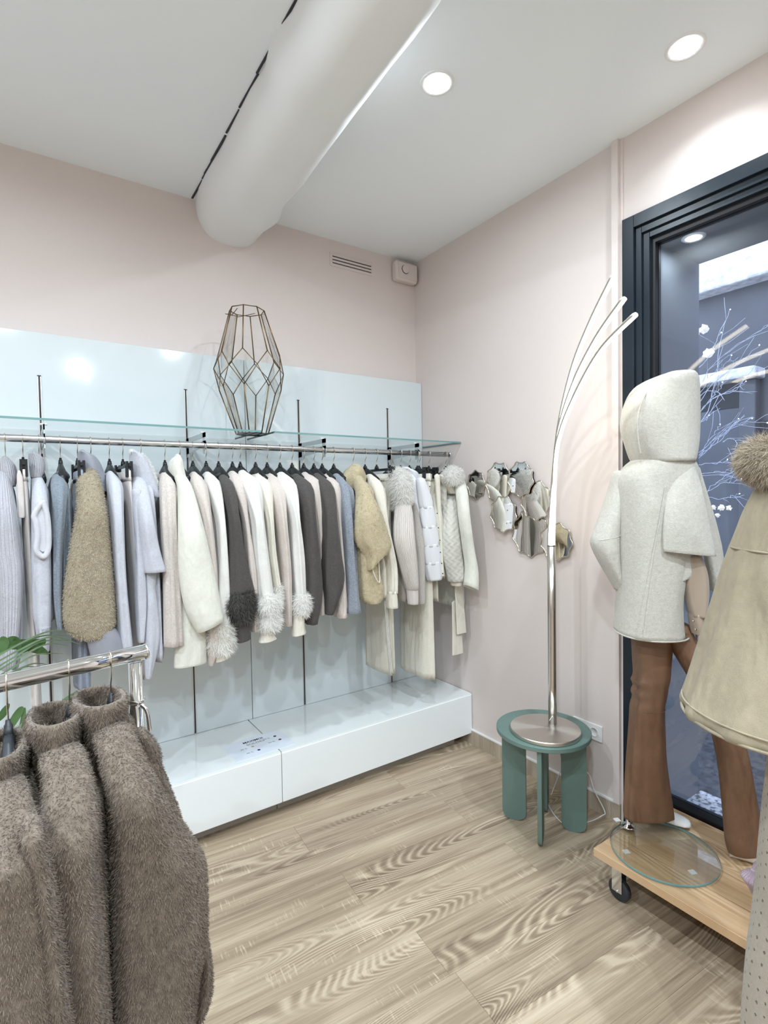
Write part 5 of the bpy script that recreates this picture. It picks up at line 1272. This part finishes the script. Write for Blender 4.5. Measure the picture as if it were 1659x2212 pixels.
# ---------------------------------------------------------------- white twig decoration outside the window
M_twig = simple('frosted_white_twig', (.78, .82, .95), .5)
M_fairy = simple('fairy_light', (1, 1, 1), .4, emit=(.85, .92, 1.0), es=6.0)
tb = at(1470, 1500, 'x', 1.05)
tw = thing('twig_tree', (1.05, tb[1], -.35), 'white frosted twig decoration with tiny lights outside the window', 'decoration')
br = [[(1480, 960), (1530, 880), (1560, 720), (1577, 669)], [(1490, 900), (1530, 800), (1600, 740), (1659, 700)], [(1490, 905), (1540, 830), (1590, 790), (1640, 745)], [(1490, 900), (1530, 820), (1570, 780), (1579, 765)],
      [(1490, 920), (1540, 860), (1580, 845), (1610, 822)], [(1490, 915), (1535, 858), (1555, 840), (1561, 826)], [(1500, 875), (1530, 845), (1580, 850), (1612, 815)], [(1490, 1010), (1535, 955), (1590, 920), (1625, 905)],
      [(1500, 1005), (1550, 950), (1600, 915), (1659, 910)], [(1495, 1000), (1530, 955), (1548, 930), (1555, 918)], [(1500, 990), (1530, 970), (1560, 945), (1595, 905)], [(1560, 955), (1575, 950), (1600, 955), (1620, 958)],
      [(1500, 1000), (1540, 1002), (1560, 998), (1573, 993)], [(1500, 1025), (1540, 1022), (1570, 1018), (1590, 1004)], [(1500, 1028), (1550, 1028), (1580, 1022), (1600, 1005)], [(1520, 1068), (1545, 1045), (1570, 1025), (1605, 990)],
      [(1525, 1066), (1560, 1045), (1580, 1042), (1600, 1035)], [(1525, 1078), (1560, 1078), (1580, 1072), (1596, 1066)], [(1490, 930), (1510, 912), (1525, 905), (1532, 896)], [(1500, 800), (1525, 780), (1545, 745), (1560, 720)]]
rgt = np.random.default_rng(9)
tube('trunk', smooth_path([(1.05, tb[1], -.35), (1.05, tb[1], .6), at(1480, 1080, 'x', 1.05), at(1484, 960, 'x', 1.05), at(1488, 880, 'x', 1.05)], 20), .008, M_twig, tw, 8)
for q in br:
    xx = 1.0 + rgt.uniform(-.12, .2); P = smooth_path([at(a + rgt.normal(0, 1.5), b + rgt.normal(0, 1.5), 'x', xx + .03 * i) for i, (a, b) in enumerate(q)], 18)
    P[1:-1] += rgt.normal(0, .004, (16, 3))
    vf = [tube_vf(P, np.linspace(.0021, .0009, 18), 6)]
    for i in (6, 9, 12, 14):
        d = P[i] - P[i - 2]; d = d / np.linalg.norm(d) + rgt.normal(0, .45, 3); e = P[i] + d * rgt.uniform(.06, .16)
        vf.append(tube_vf([P[i], (P[i] + e) / 2 + rgt.normal(0, .006, 3), e], np.array([.0012, .001, .0007]), 5))
    V, F = join(*vf); mk('branch', V, F, M_twig, tw)
    V, F = lathe_vf(P[-1], [(.0008, -.003), (.003, -.001), (.003, .001), (.0008, .003)], 8); mk('tiny_light', V, F, M_fairy, tw)
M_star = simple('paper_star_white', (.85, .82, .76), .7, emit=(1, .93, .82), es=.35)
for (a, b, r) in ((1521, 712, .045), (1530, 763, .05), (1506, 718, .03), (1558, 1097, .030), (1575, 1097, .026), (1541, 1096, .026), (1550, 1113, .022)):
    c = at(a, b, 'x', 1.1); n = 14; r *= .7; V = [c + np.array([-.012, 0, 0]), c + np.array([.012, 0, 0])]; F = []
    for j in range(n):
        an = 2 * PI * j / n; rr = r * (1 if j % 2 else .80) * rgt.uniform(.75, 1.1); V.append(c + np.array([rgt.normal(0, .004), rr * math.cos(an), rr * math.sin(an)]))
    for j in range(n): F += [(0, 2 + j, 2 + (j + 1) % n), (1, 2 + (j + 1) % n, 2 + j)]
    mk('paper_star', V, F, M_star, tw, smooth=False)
